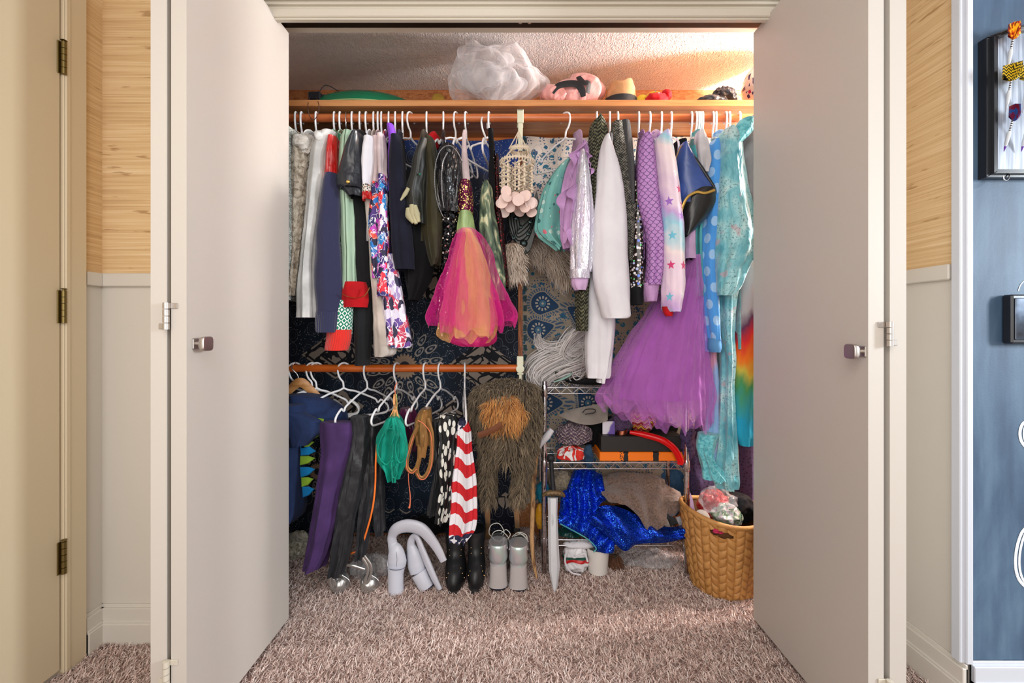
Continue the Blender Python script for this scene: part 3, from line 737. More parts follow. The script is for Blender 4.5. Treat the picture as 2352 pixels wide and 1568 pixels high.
def knit(name, a, b, sc=120):
    m = Mat(name, .9); x, y = m.xyz()[:2]; k = m.f('SINE', x*sc*3)*m.f('SINE', (y+m.f('PINGPONG', x, .006)*1.2)*sc*4); n = m.noise(70, detail=3)
    m.set('Base Color', m.mix(m.sm(k*.3+n, .4, .75), a, b)); m.bump(k, .8, .006); return m.mat
C['knitdark'] = knit('dark_green_cable_knit', (32, 34, 24), (134, 134, 104)); C['knitgrey'] = knit('grey_patterned_knit', (44, 44, 40), (168, 164, 150), 170); C['greyrib'] = ribbed('charcoal_rib_knit', (58, 58, 58), 1500)
C['gems'] = dots('gem_studded_black_cloth', (40, 32, 28), [(0, (238, 226, 226)), (.3, (226, 200, 190)), (.45, (190, 200, 240)), (.6, (120, 230, 150)), (.7, (245, 245, 245)), (.88, (230, 90, 80)), (.94, (90, 130, 250))], 78, .40, .15).mat
def scales(name, a, b):
    m = Mat(name, .6); x, y = m.xyz()[:2]; s = 44; yy = y*s*2; row = m.f('FLOOR', yy); xx = x*s+row*.5
    fx = m.f('FRACT', xx)-.5; fy = m.f('FRACT', yy); r = m.hyp(fx, (fy-1.0)*.5)
    ln = m.f('ABSOLUTE', r-.46) < .05; n = m.noise(7); m.set('Base Color', m.mix(ln*.9, m.mix(n, a, tuple(min(255, q+16) for q in a)), b)); fin(m); return m.mat
C['scale'] = scales('purple_scale_print', (172, 122, 186), (92, 52, 112)); C['scaledark'] = scales('dark_purple_scale_print', (96, 62, 112), (54, 30, 72))
def startie(name, starcols, grad, s=18, ssz=.42, cut=.5):
    m = Mat(name, .95); x, y = m.xyz()[:2]; n = m.noise(12, detail=2); g = m.ramp(m.f('FRACT', y*3.1+n*.5+x*1.5), grad)
    u1, v1 = x*s, y*s; iu, iv = m.f('FLOOR', u1), m.f('FLOOR', v1); h = m.f('FRACT', m.f('SINE', iu*12.98+iv*78.2)*43.7); h2 = m.f('FRACT', h*7.13)
    h3 = m.f('FRACT', h*3.77); inside = m.star(m.f('FRACT', u1)-.5+(h3-.5)*.35, m.f('FRACT', v1)-.5+(h2-.5)*.35, ssz*.8)
    m.set('Base Color', m.mix(inside*(h > cut), g, m.ramp(h2, starcols, True))); m.set('Sheen Weight', .4); fin(m, 500, .2, .25); return m.mat
C['startie'] = startie('star_tie_dye_fleece', [(0, (160, 110, 200)), (.35, (236, 232, 236)), (.6, (214, 60, 120)), (.85, (110, 190, 214))], [(0, (226, 204, 222)), (.25, (240, 224, 224)), (.45, (150, 206, 222)), (.6, (196, 160, 214)), (.8, (236, 214, 228)), (1, (226, 204, 222))], 19)
C['bluesat'] = cloth('royal_blue_satin', (54, 84, 158), .3, ws=0, wrinkle=.2); C['blacksat'] = cloth('black_satin', (18, 18, 20), .3, ws=0, wrinkle=.2)
C['turq'] = cloth('turquoise_jersey', (92, 184, 190), .6)
def polka(name, a, b):
    m = Mat(name, .9); x, y = m.xyz()[:2]; s = 21; yy = y*s*.8; row = m.f('FLOOR', yy); fx = m.f('FRACT', x*s+row*.5)-.5; fy = m.f('FRACT', yy)-.5
    n = m.noise(6); m.set('Base Color', m.mix(m.hyp(fx, fy) < .3, m.mix(n, a, tuple(min(255, q+30) for q in a)), b)); m.set('Sheen Weight', .4); fin(m, 500, .2, .25); return m.mat
C['polka'] = polka('blue_polka_fleece', (52, 132, 206), (150, 190, 230)); C['bluefl'] = cloth('sky_blue_fleece_cuff', (104, 168, 226), .9)
def tealm():
    m = Mat('crushed_teal_print', .45); n = m.noise(9, detail=4, dist=.8); sp = m.noise(130, detail=2); r = m.noise(18, m.map((1, 1, 1), loc=(4, 2, 0)), detail=2)
    c = m.ramp(n, [(.3, (60, 150, 168)), (.48, (112, 182, 192)), (.62, (160, 204, 206)), (.75, (196, 214, 212))]); c = m.mix(m.sm(sp, .56, .62)*m.sm(n, .4, .6)*.75, c, (44, 104, 120)); c = m.mix(m.sm(r, .62, .7)*.5, c, (190, 130, 140))
    m.set('Base Color', c); m.set('Sheen Weight', .5); fin(m, 300, .2, .9, 16); return m.mat
C['teal'] = tealm()
def rainbow():
    m = Mat('rainbow_tie_dye', .85); x, y = m.xyz()[:2]; n = m.noise(11, m.map((1.6, .5, 1)), detail=3)
    t = m.f('DIVIDE', (y+(n-.5)*.22)-.50, 1.30)
    # absolute heights .50 .. 1.80
    m.set('Base Color', m.ramp(t, [(0, (40, 176, 206)), (.14, (24, 160, 200)), (.22, (70, 150, 90)), (.27, (208, 190, 70)), (.31, (240, 120, 20)), (.36, (226, 40, 40)), (.40, (92, 44, 84)), (.44, (186, 180, 184)), (.60, (196, 192, 196)), (.66, (236, 150, 30)), (.72, (226, 110, 20)), (.77, (216, 30, 40)), (.82, (104, 44, 84)), (.88, (196, 192, 204))])); fin(m); return m.mat
C['rainbow'] = rainbow()
def pastel(name='pastel_sky_print'):
    m = Mat(name, .6); n = m.noise(7, m.map((1.5, .6, 1)), detail=2); m.set('Base Color', m.ramp(n, [(.3, (70, 180, 210)), (.5, (140, 170, 214)), (.6, (214, 150, 170)), (.75, (120, 110, 190))])); fin(m); return m.mat
C['pastel'] = pastel()
C['aqua'] = fleece('aqua_towelling', (64, 160, 176), (120, 206, 214), 90, .5)
C['whitesilk'] = cloth('ivory_print_cloth', (222, 218, 222), .5); C['plum'] = dots('dusky_plum_print', (78, 62, 104), [(0, (50, 40, 70))], 60, .3).mat
C['dino'] = cloth('navy_dinosaur_fleece', (42, 58, 98), .95); C['lime'] = cloth('lime_felt', (150, 196, 60), .9); C['azure'] = cloth('azure_felt', (20, 134, 204), .9)
C['violet'] = cloth('dark_violet_jersey', (78, 52, 104), .75); C['leather'] = cloth('black_coated_leather', (34, 36, 40), .42, ws=0, wrinkle=.6, wscale=16, var=.03)
C['tealb'] = cloth('jade_jersey', (8, 160, 134), .55, wrinkle=.5); C['berry'] = cloth('berry_satin', (84, 26, 62), .25, ws=0); C['tan'] = cloth('metallic_tan_foil', (168, 122, 66), .3, ws=0, metal=.5)
C['orange'] = Mat('orange_cord', .6, 0, (250, 124, 40)).mat; C['salmon'] = Mat('salmon_cord', .7, 0, (226, 118, 84)).mat
C['spots'] = dots('black_white_spot_print', (16, 17, 20), [(0, (232, 232, 224))], 46, .42, .5, v=lambda m: m.map((1, .5, 1), rot=.2)).mat
def flag():
    m = Mat('stars_and_stripes_print', .7); x, y = m.xyz()[:2]; f = m.f('FRACT', (y+x*.25+m.noise(4)*.05)*12.5+m.f('SINE', x*70)*.10); c = m.mix(f < .5, (206, 24, 36), (236, 234, 240))
    z = m.sm(y-x*.5, .655, .66); s = 22; star = m.star(m.f('FRACT', x*s)-.5, m.f('FRACT', y*s)-.5, .46); nv = m.mix(star, (34, 38, 70), (236, 234, 240))
    p = m.noise(5, m.map((1, .6, 1), loc=(2, 5, 0)), detail=0); m.set('Base Color', m.mix(m.f('MAXIMUM', z, (p > .60)), c, nv)); fin(m, 700, .1, .3); return m.mat
C['flag'] = flag()
# ---------------------------------------------------------------- hangers
HOOK = [(-.0205, -.014), (-.0215, 0), (-.0155, .0155), (0, .0218), (.0155, .0155), (.0215, 0), (.021, -.02), (.014, -.04), (.003, -.055), (0, -.079)]
FRAME = [(0, -.079), (.018, -.088), (.05, -.096), (.10, -.118), (.132, -.134), (.140, -.148), (.150, -.142), (.156, -.138), (.180, -.158), (.188, -.176), (.180, -.190), (.150, -.196), (0, -.196)]
def hanger(px, label, rot=10, z=ZR, sc=.84, mat=None, frame=True, thin=1.0, Y=YR, lean=0, group=None, name='clothes_hanger', bar=True):
    X = (px-CX)/F*(Y-.02) ; a = math.radians(rot); dx, dy = -math.sin(a), -math.cos(a)
    def T(s, zz, k=1): return (X+dx*s*k+lean*max(0, -zz-.01), Y+dy*s*k, z+zz)
    t = Thing(name, label, 'hanger', group); mt = mat or PLASTIC
    h = t.add('hook', wire([T(s, q) for s, q in HOOK], .0039*thin, 34, 8, flat_=1), mt)
    if frame:
        fr = FRAME+[(-s, q) for s, q in FRAME[::-1][1:]] if bar else FRAME[:-1]
        if bar: t.add('frame', wire([T(s, q, sc) for s, q in fr], .0040*thin, 76, 7), mt)
        else:
            m = wire([T(s, q, sc) for s, q in fr], .004, 40, 7); m.join(wire([T(-s, q, sc) for s, q in fr], .004, 40, 7)); t.add('frame', m, mt)
    t.done(); return X, (dx, dy)
def G(name, label, cat, px, parts, body=None, hl=None, nh=False, rot=None, kind='white plastic', mat=None, z=ZR, sc=.84, Yh=YR, thin=1.0, hname=None):
    """garment: parts (name, mat, rows, Y, d, opts); body (mat, bottom_px, halfwidth[, d])"""
    X = (px-CX)/F*Yh
    ys = [q for p in parts for q in p[2]]; fx = None
    if body:
        r0 = parts[0][2][0]; xs_ = ((parts[0][2][1][1]+parts[0][2][1][2])/2-CX)/F*parts[0][3]; sk = max(-.2, min(.2, (xs_-X)/(parts[0][3]-Yh))) if parts[0][3] < Yh-.05 else 0
    else: sk = -.1 if rot is None else -math.tan(math.radians(rot))*-1
    if rot is None: rot = math.degrees(math.atan(sk)) if body else 8
    nh or hanger(px, hl or '%s hanger holding the %s' % (kind, ' '.join(label.split()[:11]).removesuffix(' with').removesuffix(' and').removesuffix(' the').removesuffix(' at')), rot, z, sc, mat, Y=Yh, thin=thin)
    t = Thing(name, label, cat)
    if body:
        bm, bb, bw = body[0], body[1], body[2]*.55; bd = body[3] if len(body) > 3 else .172; zb = P(0, bb, Yh-.1)[2]
        rr = [(z-.064, X, .008, Yh, .018), (z-.074, X, bw*.6, Yh, .06), (z-.092, X, bw*.9, Yh, .105*bd/.172), (z-.12, X, bw, Yh, .15*bd/.172), (z-.15, X, bw, Yh, bd*.97), (z-.19, X, bw, Yh, bd), ((z-.19)*.5+zb*.5, X, bw*1.1, Yh, bd*.9), (zb, X, bw*1.25, Yh, bd*.92)]
        t.add('body', ztube(rr, 7, .002, 56, 50, len(label), sk, wr=.001), bm)
    for k, p in enumerate(parts):
        o = p[5] if len(p) > 5 else {}
        lab = o.pop('label', None) if o else None
        t.add(p[0], tube(p[2], p[3], p[4], seed=k+px, **o), p[1], label=lab)
    return t
YS = 1.585
def sl(*a): return a
# --- upper rod, left to right
G('dress', 'silver grey glitter dress at the far left end of the upper rod', 'dress', 675, [('skirt', C['silverglit'], [(306, 664, 684), (330, 655, 684), (450, 652, 684), (560, 652, 682), (690, 650, 676)], 1.60, .10, dict(k=6, amp=.004))], (C['silverglit'], 640, .012)).done()
t = G('fleece_coat', 'shaggy cream fleece coat with a thick pale collar', 'coat', 688, [('sleeve', C['creamfleece'], [(318, 672, 706), (380, 672, 712), (450, 670, 708), (540, 669, 703), (620, 668, 694), (680, 667, 686)], 1.60, .04, dict(k=5, amp=.006, wr=.004))], (C['creamfleece'], 690, .022))
t.add('collar', blob(P(704, 335, 1.60), (.034, .06, .040), .016, 26, seed=2), C['collar'], label='thick pale fleece collar'); t.done()
t = G('jacket', 'long silver white jacket with open sleeve end', 'jacket', 722, [('sleeve', C['whiteg'], [(305, 742, 772), (325, 728, 760), (350, 717, 753), (400, 711, 750), (500, 702, 735), (600, 693, 724), (690, 686, 726), (729, 684, 727)], YS, .034, dict(k=4, amp=.004, hem=.03))], (C['whiteg'], 640, .018))
t.add('hood', blob(P(742, 322, 1.59), (.022, .05, .026), .01, 22, seed=4), C['whiteg']); t.done()
t = G('sweater', 'navy knitted sweater with glossy red satin shoulder', 'sweater', 764, [('sleeve', C['navy'], [(402, 748, 778), (425, 742, 779), (470, 734, 780), (550, 726, 782), (640, 722, 786), (700, 727, 784), (722, 728, 781)], YS-.01, .036, dict(k=3, amp=.003)), ('cuff', C['navyrib'], [(716, 727, 781), (740, 725, 779), (758, 726, 777), (763, 728, 775)], YS-.012, .036, dict(k=3, amp=.001, wr=.0005)), ('shoulder', C['redsatin'], [(317, 755, 776), (340, 752, 777), (380, 749, 777), (413, 745, 778)], YS, .034, dict(k=5, amp=.003, label='glossy red satin shoulder'))], (C['navy'], 690, .022)); t.done()
G('sweater', 'green and white patterned sweater with bright red cuff', 'sweater', 777, [('sleeve', C['leaf'], [(312, 772, 792), (360, 774, 794), (450, 774, 796), (560, 772, 796), (700, 768, 800)], YS+.045, .03, dict(k=3, amp=.002)), ('lower_sleeve', C['dia'], [(690, 765, 812), (730, 762, 810), (768, 756, 808)], YS+.012, .034, dict(k=3, amp=.001, label='lower sleeve with white diamond knit')), ('cuff', C['redrib'], [(757, 752, 808), (780, 750, 806), (798, 747, 801), (804, 748, 799)], YS+.010, .036, dict(k=3, amp=.001, wr=.0006, label='bright red ribbed cuff'))], (C['leaf'], 640, .016)).done()
G('shirt', 'sage green pinstriped shirt with dark lines', 'shirt', 792, [('sleeve', C['sage'], [(306, 790, 815), (330, 783, 814), (400, 781, 812), (500, 785, 815), (600, 787, 819), (676, 785, 823)], YS+.012, .032, dict(k=4, amp=.003))], (C['sage'], 640, .018), kind='thin silver wire', hl='thin silver wire hanger holding the sage pinstriped shirt', mat=CHROME, thin=.5).done()
t = G('tunic', 'red velvet tunic with gold braid at the hem behind the sage shirt', 'tunic', 805, [('skirt', C['red'], [(648, 792, 840), (662, 788, 845), (690, 785, 847), (706, 784, 843)], YS+.005, .035, dict(k=3, amp=.003))], (C['red'], 690, .014), hl='white plastic hanger holding the red velvet tunic')
t.add('gold_braid', pw([(785, 674), (800, 681), (820, 684), (838, 678), (849, 660)], YS-.04, .004, flat_=.35), C['gold'], 1, 'gold braid trim'); t.done()
t = G('jacket', 'short sleeved black faux leather jacket with round gold button', 'jacket', 823, [('sleeve', C['pleather'], [(312, 812, 834), (335, 797, 836), (365, 787, 836), (400, 779, 836), (425, 776, 836), (440, 790, 836), (455, 804, 834)], YS-.014, .048, dict(k=4, amp=.003, hem=.04)), ('sleeve_band', C['pleather'], [(405, 775, 836), (428, 774, 838), (436, 783, 838)], YS-.018, .050, dict(k=2, amp=.001, wr=.0005))], (C['pleather'], 620, .02))
t.add('button', lathe(P(799, 417, YS-.072), [(.0001, -.002), (.0062, -.002), (.0066, 0), (.005, .002), (.0001, .003)], 18, tilt=(math.pi/2, 'X')), C['gold'], 1, 'round gold button'); t.done()
G('trousers', 'long straight black trousers reaching down to the lower rod', 'trousers', 838, [('leg', C['black'], [(330, 808, 832), (430, 806, 836), (550, 812, 852), (650, 820, 856), (720, 815, 855), (838, 816, 848)], YS+.045, .04, dict(k=3, amp=.003))], (C['black'], 660, .016)).done()
t = G('shirt', 'white short sleeved shirt with brown printed cuff band and red edge', 'shirt', 855, [('sleeve', C['white'], [(318, 836, 862), (345, 832, 862), (400, 831, 856), (430, 834, 853)], YS-.008, .034, dict(k=4, amp=.003)), ('sleeve_band', C['printcuff'], [(427, 833, 854), (446, 833, 856)], YS-.012, .035, dict(k=2, amp=.001)), ('edge_frill', C['redsatin'], [(444, 834, 856), (462, 836, 858)], YS-.01, .033, dict(k=9, amp=.005))], (C['white'], 560, .012)); t.done()
G('dress', 'long cream cotton dress with slanting hem', 'dress', 865, [('skirt', C['cream'], [(440, 838, 858), (500, 845, 868), (560, 849, 872), (640, 852, 884), (700, 856, 894), (760, 858, 904), (808, 860, 909), (818, 861, 895)], YS+.03, .04, dict(k=3, amp=.004))], (C['cream'], 640, .010)).done()
G('shirt', 'blue and violet graffiti printed shirt beside the cream dress', 'shirt', 873, [('sleeve', C['graf1'], [(419, 856, 870), (450, 852, 876), (500, 848, 877), (560, 851, 876), (640, 858, 880)], YS, .03, dict(k=3, amp=.002)), ('shoulder', C['palepink'], [(318, 858, 874), (360, 860, 878), (422, 856, 874)], YS+.005, .03, dict(k=3, amp=.002))], (C['palepink'], 560, .010)).done()
G('jacket', 'multicolour graffiti printed jacket with pale pink shoulder', 'jacket', 890, [('sleeve', C['graf2'], [(405, 871, 886), (440, 872, 890), (500, 872, 893), (600, 869, 895), (640, 869, 894), (681, 869, 897)], YS-.01, .034, dict(k=3, amp=.002)), ('shoulder', C['palepink'], [(312, 868, 884), (350, 866, 888), (410, 870, 888)], YS-.005, .033, dict(k=3, amp=.003))], (C['graf2'], 560, .012)).done()
G('kimono', 'lilac graffiti printed kimono with long trailing panel', 'kimono', 905, [('panel', C['graf3'], [(585, 888, 908), (640, 886, 918), (700, 886, 930), (760, 892, 944), (790, 899, 946), (798, 900, 940)], YS+.02, .04, dict(k=5, amp=.006)), ('inner_panel', C['graf3'], [(660, 878, 900), (730, 882, 906), (792, 888, 914)], YS+.005, .03, dict(k=3, amp=.003)), ('strap', C['purplestrap'], [(287, 890, 903), (320, 892, 910), (420, 892, 904), (440, 892, 900)], YS+.0, .02, dict(k=3, amp=.002, label='bright purple satin strap'))], (C['plum'], 600, .010)).done()
G('hoodie', 'bulky blue black hoodie hanging with its dark body spread wide', 'hoodie', 922, [('sleeve', C['navyblack'], [(317, 900, 922), (350, 896, 928), (420, 895, 934), (500, 898, 944), (570, 904, 950), (620, 912, 952)], YS-.004, .04, dict(k=3, amp=.004)), ('front_panel', C['blackdeep'], [(400, 910, 965), (500, 918, 990), (560, 922, 1004), (600, 926, 1000), (650, 934, 985), (690, 942, 960)], YS+.06, .05, dict(k=4, amp=.006))], (C['navyblack'], 600, .02)).done()
hanger(941, 'empty white plastic hanger between the dark hoodie and the olive velvet costume', 28, sc=.8)
t = G('costume', 'olive velvet costume with cream plush claws', 'costume', 978, [('sleeve', C['olive2'], [(326, 965, 988), (360, 952, 984), (400, 944, 982), (440, 930, 978), (475, 936, 976), (515, 946, 976)], YS-.004, .042, dict(k=3, amp=.004)), ('panel', C['olive'], [(325, 975, 1000), (400, 978, 1012), (470, 976, 1020), (540, 976, 1024), (590, 988, 1018), (612, 996, 1010)], YS+.03, .06, dict(k=4, amp=.006))], (C['olive'], 560, .026))
for k, pts in enumerate(([(938, 432), (930, 446), (920, 460)], [(938, 478), (940, 495), (950, 512)], [(952, 472), (956, 492), (962, 510)], [(946, 470), (948, 490), (956, 514)])):
    t.add('claw', pw(pts, YS-.045, [.009, .014, .006] if k else [.007, .008, .003]), C['claw'], 1, 'cream plush claw')
t.add('eye', sphere(P(964, 400, YS-.05), .004), Mat('green_eye', .1, 0, (30, 110, 80)).mat, 1); t.done()
t = Thing('beret', 'small bright red felt hat tucked on a hanger beside the olive costume', 'hat'); t.add('crown', blob(P(996, 326, 1.66), (.022, .04, .034), .008, 25, seed=9), C['red']); t.done()
t = G('jacket', 'black vinyl jacket edged with silver ladder trim and sequins', 'jacket', 1016, [('front', C['vinyl'], [(338, 1018, 1046), (352, 1006, 1056), (400, 1002, 1062), (440, 1004, 1058), (490, 1010, 1054)], YS+.01, .045, dict(k=6, amp=.006)), ('skirt', C['bsequin'], [(430, 1006, 1062), (520, 1014, 1056), (600, 1012, 1050), (660, 1008, 1046), (700, 1006, 1035), (775, 1006, 1022)], YS+.02, .03, dict(k=5, amp=.005))], (C['vinyl'], 560, .02))
t.add('trim', pw([(1062, 372), (1050, 348), (1032, 334), (1012, 345), (1000, 380), (999, 430), (1006, 470), (1018, 498)], YS-.05, .0035, flat_=.4), C['silvertrim'], 1, 'silver ladder trim')
t.add('trim', pw([(1028, 350), (1018, 372), (1014, 410), (1016, 450), (1020, 478)], YS-.052, .0055, flat_=.3), C['silvertrim'], 1, 'silver ladder trim')
t.done()
hanger(1047, 'white plastic hanger behind the black vinyl jacket', 22, lean=-.05)
t = G('dress', 'party dress with gold sequin bodice, green waist and pink and peach tulle skirt', 'dress', 1070, [('strap', C['palepink'], [(300, 1064, 1070), (340, 1060, 1072), (400, 1062, 1078), (436, 1068, 1080)], YS, .008, dict(k=2, amp=.001)), ('bodice', C['maroonseq'], [(418, 1056, 1082), (450, 1054, 1086), (492, 1054, 1086)], YS, .035, dict(k=4, amp=.002)), ('waist', C['greensat'], [(488, 1056, 1084), (515, 1052, 1089), (538, 1050, 1092)], YS, .038, dict(k=4, amp=.002)), ('underskirt', C['pinks'], [(530, 1050, 1094), (620, 1042, 1110), (700, 1034, 1128), (770, 1032, 1138), (786, 1036, 1134), (795, 1060, 1120)], YS+.02, .05, dict(k=5, amp=.006))], None, rot=12)
for q, (mm, sd, rows, k_, am) in enumerate(((C['pinkt'], 1, [(530, 1052, 1096), (560, 1040, 1118), (620, 1022, 1142), (680, 1000, 1168), (720, 984, 1188), (745, 992, 1180)], 7, .012), (C['peacht'], 2, [(533, 1060, 1088), (580, 1046, 1108), (650, 1030, 1126), (720, 1018, 1136), (765, 1012, 1134), (778, 1016, 1124)], 5, .012), (C['pinkt'], 5, [(534, 1056, 1090), (590, 1040, 1110), (660, 1024, 1136), (730, 1010, 1158), (758, 1012, 1150)], 8, .010), (C['peacht'], 8, [(536, 1070, 1090), (600, 1064, 1118), (680, 1052, 1134), (740, 1046, 1140), (768, 1050, 1136)], 4, .009))):
    t.add('tulle_layer', tube(rows, YS-.01*q, .06+.006*q, k=k_, amp=am, n=120, m=60, seed=sd+50, open_=True, grow=.1, hz=.012, wr=.004), mm, label='sheer %s tulle layer' % ('pink' if mm is C['pinkt'] else 'peach'))
t.done()
hanger(1112, 'tilted white plastic hanger hooked low beside the green leaf dress', 30, z=ZR-.02, lean=.1)
G('dress', 'grey green leaf printed dress with thin straps', 'dress', 1123, [('skirt', C['camo'], [(420, 1112, 1122), (440, 1104, 1130), (500, 1102, 1136), (560, 1104, 1146), (620, 1108, 1156), (690, 1112, 1160)], YS+.03, .04, dict(k=4, amp=.005)), ('strap', C['blackdeep'], [(296, 1122, 1132), (350, 1124, 1134), (400, 1122, 1136), (470, 1124, 1136)], YS+.05, .008, dict(k=2, amp=.001))], None, rot=6).done()
G('dress', 'narrow dark maroon glitter dress behind the leaf print dress', 'dress', 1148, [('skirt', C['marblack'], [(360, 1138, 1146), (430, 1132, 1150), (520, 1136, 1158), (640, 1140, 1168), (660, 1142, 1168)], YS+.10, .04, dict(k=3, amp=.003)), ('strap', C['bsequin'], [(320, 1128, 1136), (400, 1132, 1140), (450, 1134, 1142)], YS+.08, .006, dict(k=2, amp=.001))], None, hl='white plastic hanger holding the dark maroon glitter dress', rot=4, nh=True).done()
# --- upper rod, right half
G('blouse', 'sheer mint printed blouse with rounded hem', 'blouse', 1300, [('front', C['mint'], [(372, 1296, 1310), (395, 1274, 1306), (430, 1252, 1304), (470, 1238, 1302), (520, 1230, 1302), (545, 1240, 1300), (572, 1276, 1300)], YS+.09, .04, dict(k=7, amp=.008, hem=.03, hz=.006))], None, rot=-50).done()
t = G('blouse', 'lilac blouse with cascading ruffles down the front', 'blouse', 1312, [('front', C['lilac'], [(328, 1334, 1346), (350, 1320, 1352), (400, 1300, 1354), (460, 1290, 1352), (540, 1290, 1336), (572, 1296, 1330)], YS+.03, .03, dict(k=5, amp=.006))], None, rot=-35, nh=True)
def ruffle(path, w_, amp, waves, Y, seed):
    c = spline([P(a, b, Y) for a, b in path], 90)
    def fn(a, b):
        p = c[int(round(b*89))]; o = a*w_*(1+.3*math.sin(b*waves*2.1+seed)); ph = b*waves*6.28+seed
        return (p[0]+o*math.cos(ph*.5)*.55*(1 if seed % 2 else -1)-o*.35+amp*a*math.sin(ph), p[1]-.012-o*.75*abs(math.sin(ph*.5))-amp*a*math.cos(ph), p[2]+.004*a*math.sin(ph*1.3))
    return thick(sheet(fn, 8, 89), .0012)
for k, (pth, ww) in enumerate((([(1336, 335), (1322, 380), (1306, 430), (1294, 490), (1292, 560)], .028), ([(1342, 345), (1332, 400), (1322, 450), (1318, 500), (1316, 565)], .026), ([(1346, 335), (1352, 370), (1356, 400), (1350, 430)], .014))):
    t.add('ruffle', ruffle(pth, ww, .011, 4.2+k*.6, YS+.0, k*2+1), C['lilac'], 0)
t.done()
t = G('blouse', 'iridescent pale lilac blouse with gathered long sleeve', 'blouse', 1322, [('sleeve', C['irid'], [(350, 1330, 1344), (390, 1326, 1352), (450, 1320, 1360), (530, 1312, 1364), (590, 1309, 1362), (625, 1311, 1356)], YS-.012, .036, dict(k=7, amp=.004)), ('cuff', C['irid'], [(620, 1309, 1357), (640, 1310, 1355)], YS-.014, .038, dict(k=6, amp=.001)), ('frill', C['lilaclt'], [(636, 1312, 1353), (655, 1314, 1350), (667, 1320, 1346)], YS-.012, .032, dict(k=5, amp=.002))], (C['lilaclt'], 560, .012), nh=True); t.done()
G('cardigan', 'dark green chunky cable knit cardigan with peaked shoulder', 'cardigan', 1373, [('shoulder', C['knitdark'], [(274, 1370, 1378), (290, 1356, 1392), (330, 1350, 1398), (380, 1350, 1396), (440, 1352, 1380), (520, 1340, 1376), (640, 1324, 1352), (760, 1326, 1346)], YS+.035, .05, dict(k=4, amp=.004, wr=.003))], (C['knitdark'], 700, .02), hl='white plastic hanger poking out of the green cable knit cardigan').done()
G('shirt', 'big plain white cotton shirt with full sleeve', 'shirt', 1403, [('sleeve', C['white'], [(320, 1386, 1396), (345, 1378, 1408), (400, 1372, 1426), (470, 1367, 1436), (560, 1362, 1442), (650, 1364, 1446), (700, 1378, 1447), (724, 1385, 1448), (731, 1388, 1440)], YS-.03, .05, dict(k=3, amp=.003, hem=.02)), ('lower_body', C['white'], [(560, 1352, 1400), (640, 1348, 1406), (720, 1346, 1412), (800, 1345, 1408), (850, 1345, 1404), (866, 1346, 1398)], YS+.055, .05, dict(k=4, amp=.005)), ('shirt_tail', C['white'], [(700, 1385, 1412), (780, 1380, 1410), (840, 1376, 1400), (878, 1372, 1390)], YS+.035, .03, dict(k=3, amp=.004))], (C['white'], 700, .018)).done()
G('cardigan', 'grey patterned knit cardigan with braided edge', 'cardigan', 1421, [('panel', C['greyrib'], [(282, 1420, 1446), (320, 1416, 1452), (400, 1428, 1456), (460, 1434, 1456), (505, 1440, 1454)], YS+.014, .03, dict(k=3, amp=.003)), ('edge', C['knitgrey'], [(284, 1406, 1428), (330, 1408, 1436), (420, 1422, 1444), (500, 1432, 1452), (560, 1438, 1454), (600, 1440, 1450)], YS+.006, .03, dict(k=4, amp=.003)), ('hem_band', C['knitgrey'], [(470, 1446, 1460), (510, 1434, 1458), (540, 1438, 1456), (562, 1440, 1452)], YS-.002, .03, dict(k=3, amp=.002))], (C['greyrib'], 640, .018)).done()
G('dress', 'black dress studded with big sparkling gems', 'dress', 1448, [('front', C['gems'], [(420, 1452, 1466), (480, 1450, 1472), (560, 1447, 1476), (662, 1445, 1478)], YS+.02, .036, dict(k=3, amp=.002, wr=.001)), ('hem_band', C['black'], [(660, 1445, 1478), (690, 1446, 1477), (700, 1448, 1476)], YS+.02, .034, dict(k=3, amp=.002))], None, rot=8, nh=True).done()
G('shirt', 'purple mermaid scale printed shirt with two folded sleeves', 'shirt', 1470, [('sleeve', C['scale'], [(312, 1476, 1490), (335, 1466, 1500), (400, 1464, 1508), (470, 1466, 1516), (540, 1484, 1523), (600, 1485, 1523), (655, 1482, 1515)], YS-.035, .038, dict(k=4, amp=.004)), ('cuff', C['lilac'], [(650, 1480, 1515), (676, 1480, 1510), (692, 1482, 1506)], YS-.034, .032, dict(k=3, amp=.002)), ('front', C['scale'], [(380, 1460, 1480), (500, 1464, 1488), (560, 1472, 1490)], YS+.03, .034, dict(k=4, amp=.004))], (C['scale'], 600, .02)).done()
G('hooded_sleepsuit', 'pastel tie dye fleece sleepsuit sprinkled with stars', 'sleepsuit', 1495, [('sleeve', C['startie'], [(308, 1518, 1532), (330, 1506, 1544), (400, 1510, 1556), (480, 1518, 1566), (560, 1520, 1572), (640, 1520, 1574), (700, 1521, 1566), (716, 1526, 1562)], YS-.045, .042, dict(k=3, amp=.003)), ('cuff', C['red'], [(704, 1521, 1548), (718, 1524, 1544), (726, 1530, 1540)], YS-.047, .022, dict(k=3, amp=.002, label='small red cuff'))], (C['startie'], 620, .02)).done()
hanger(1523, 'white plastic hanger behind the star printed sleepsuit', 14)
t = Thing('cape_jacket', 'royal blue satin jacket with wide black cuff and gold braid', 'jacket')
t.add('sleeve', tube([(334, 1562, 1572), (350, 1556, 1584), (380, 1552, 1604), (410, 1552, 1622), (432, 1553, 1640), (450, 1556, 1640), (470, 1560, 1600)], YS-.012, .04, k=2, amp=.002, seed=3, hem=.004, wr=.001), C['bluesat'])
t.add('cuff', tube([(436, 1590, 1643), (448, 1572, 1643), (470, 1566, 1640), (500, 1564, 1622), (530, 1566, 1592), (545, 1566, 1574)], YS-.018, .042, k=2, amp=.002, seed=5, wr=.001), C['blacksat'], 0, 'wide black satin cuff')
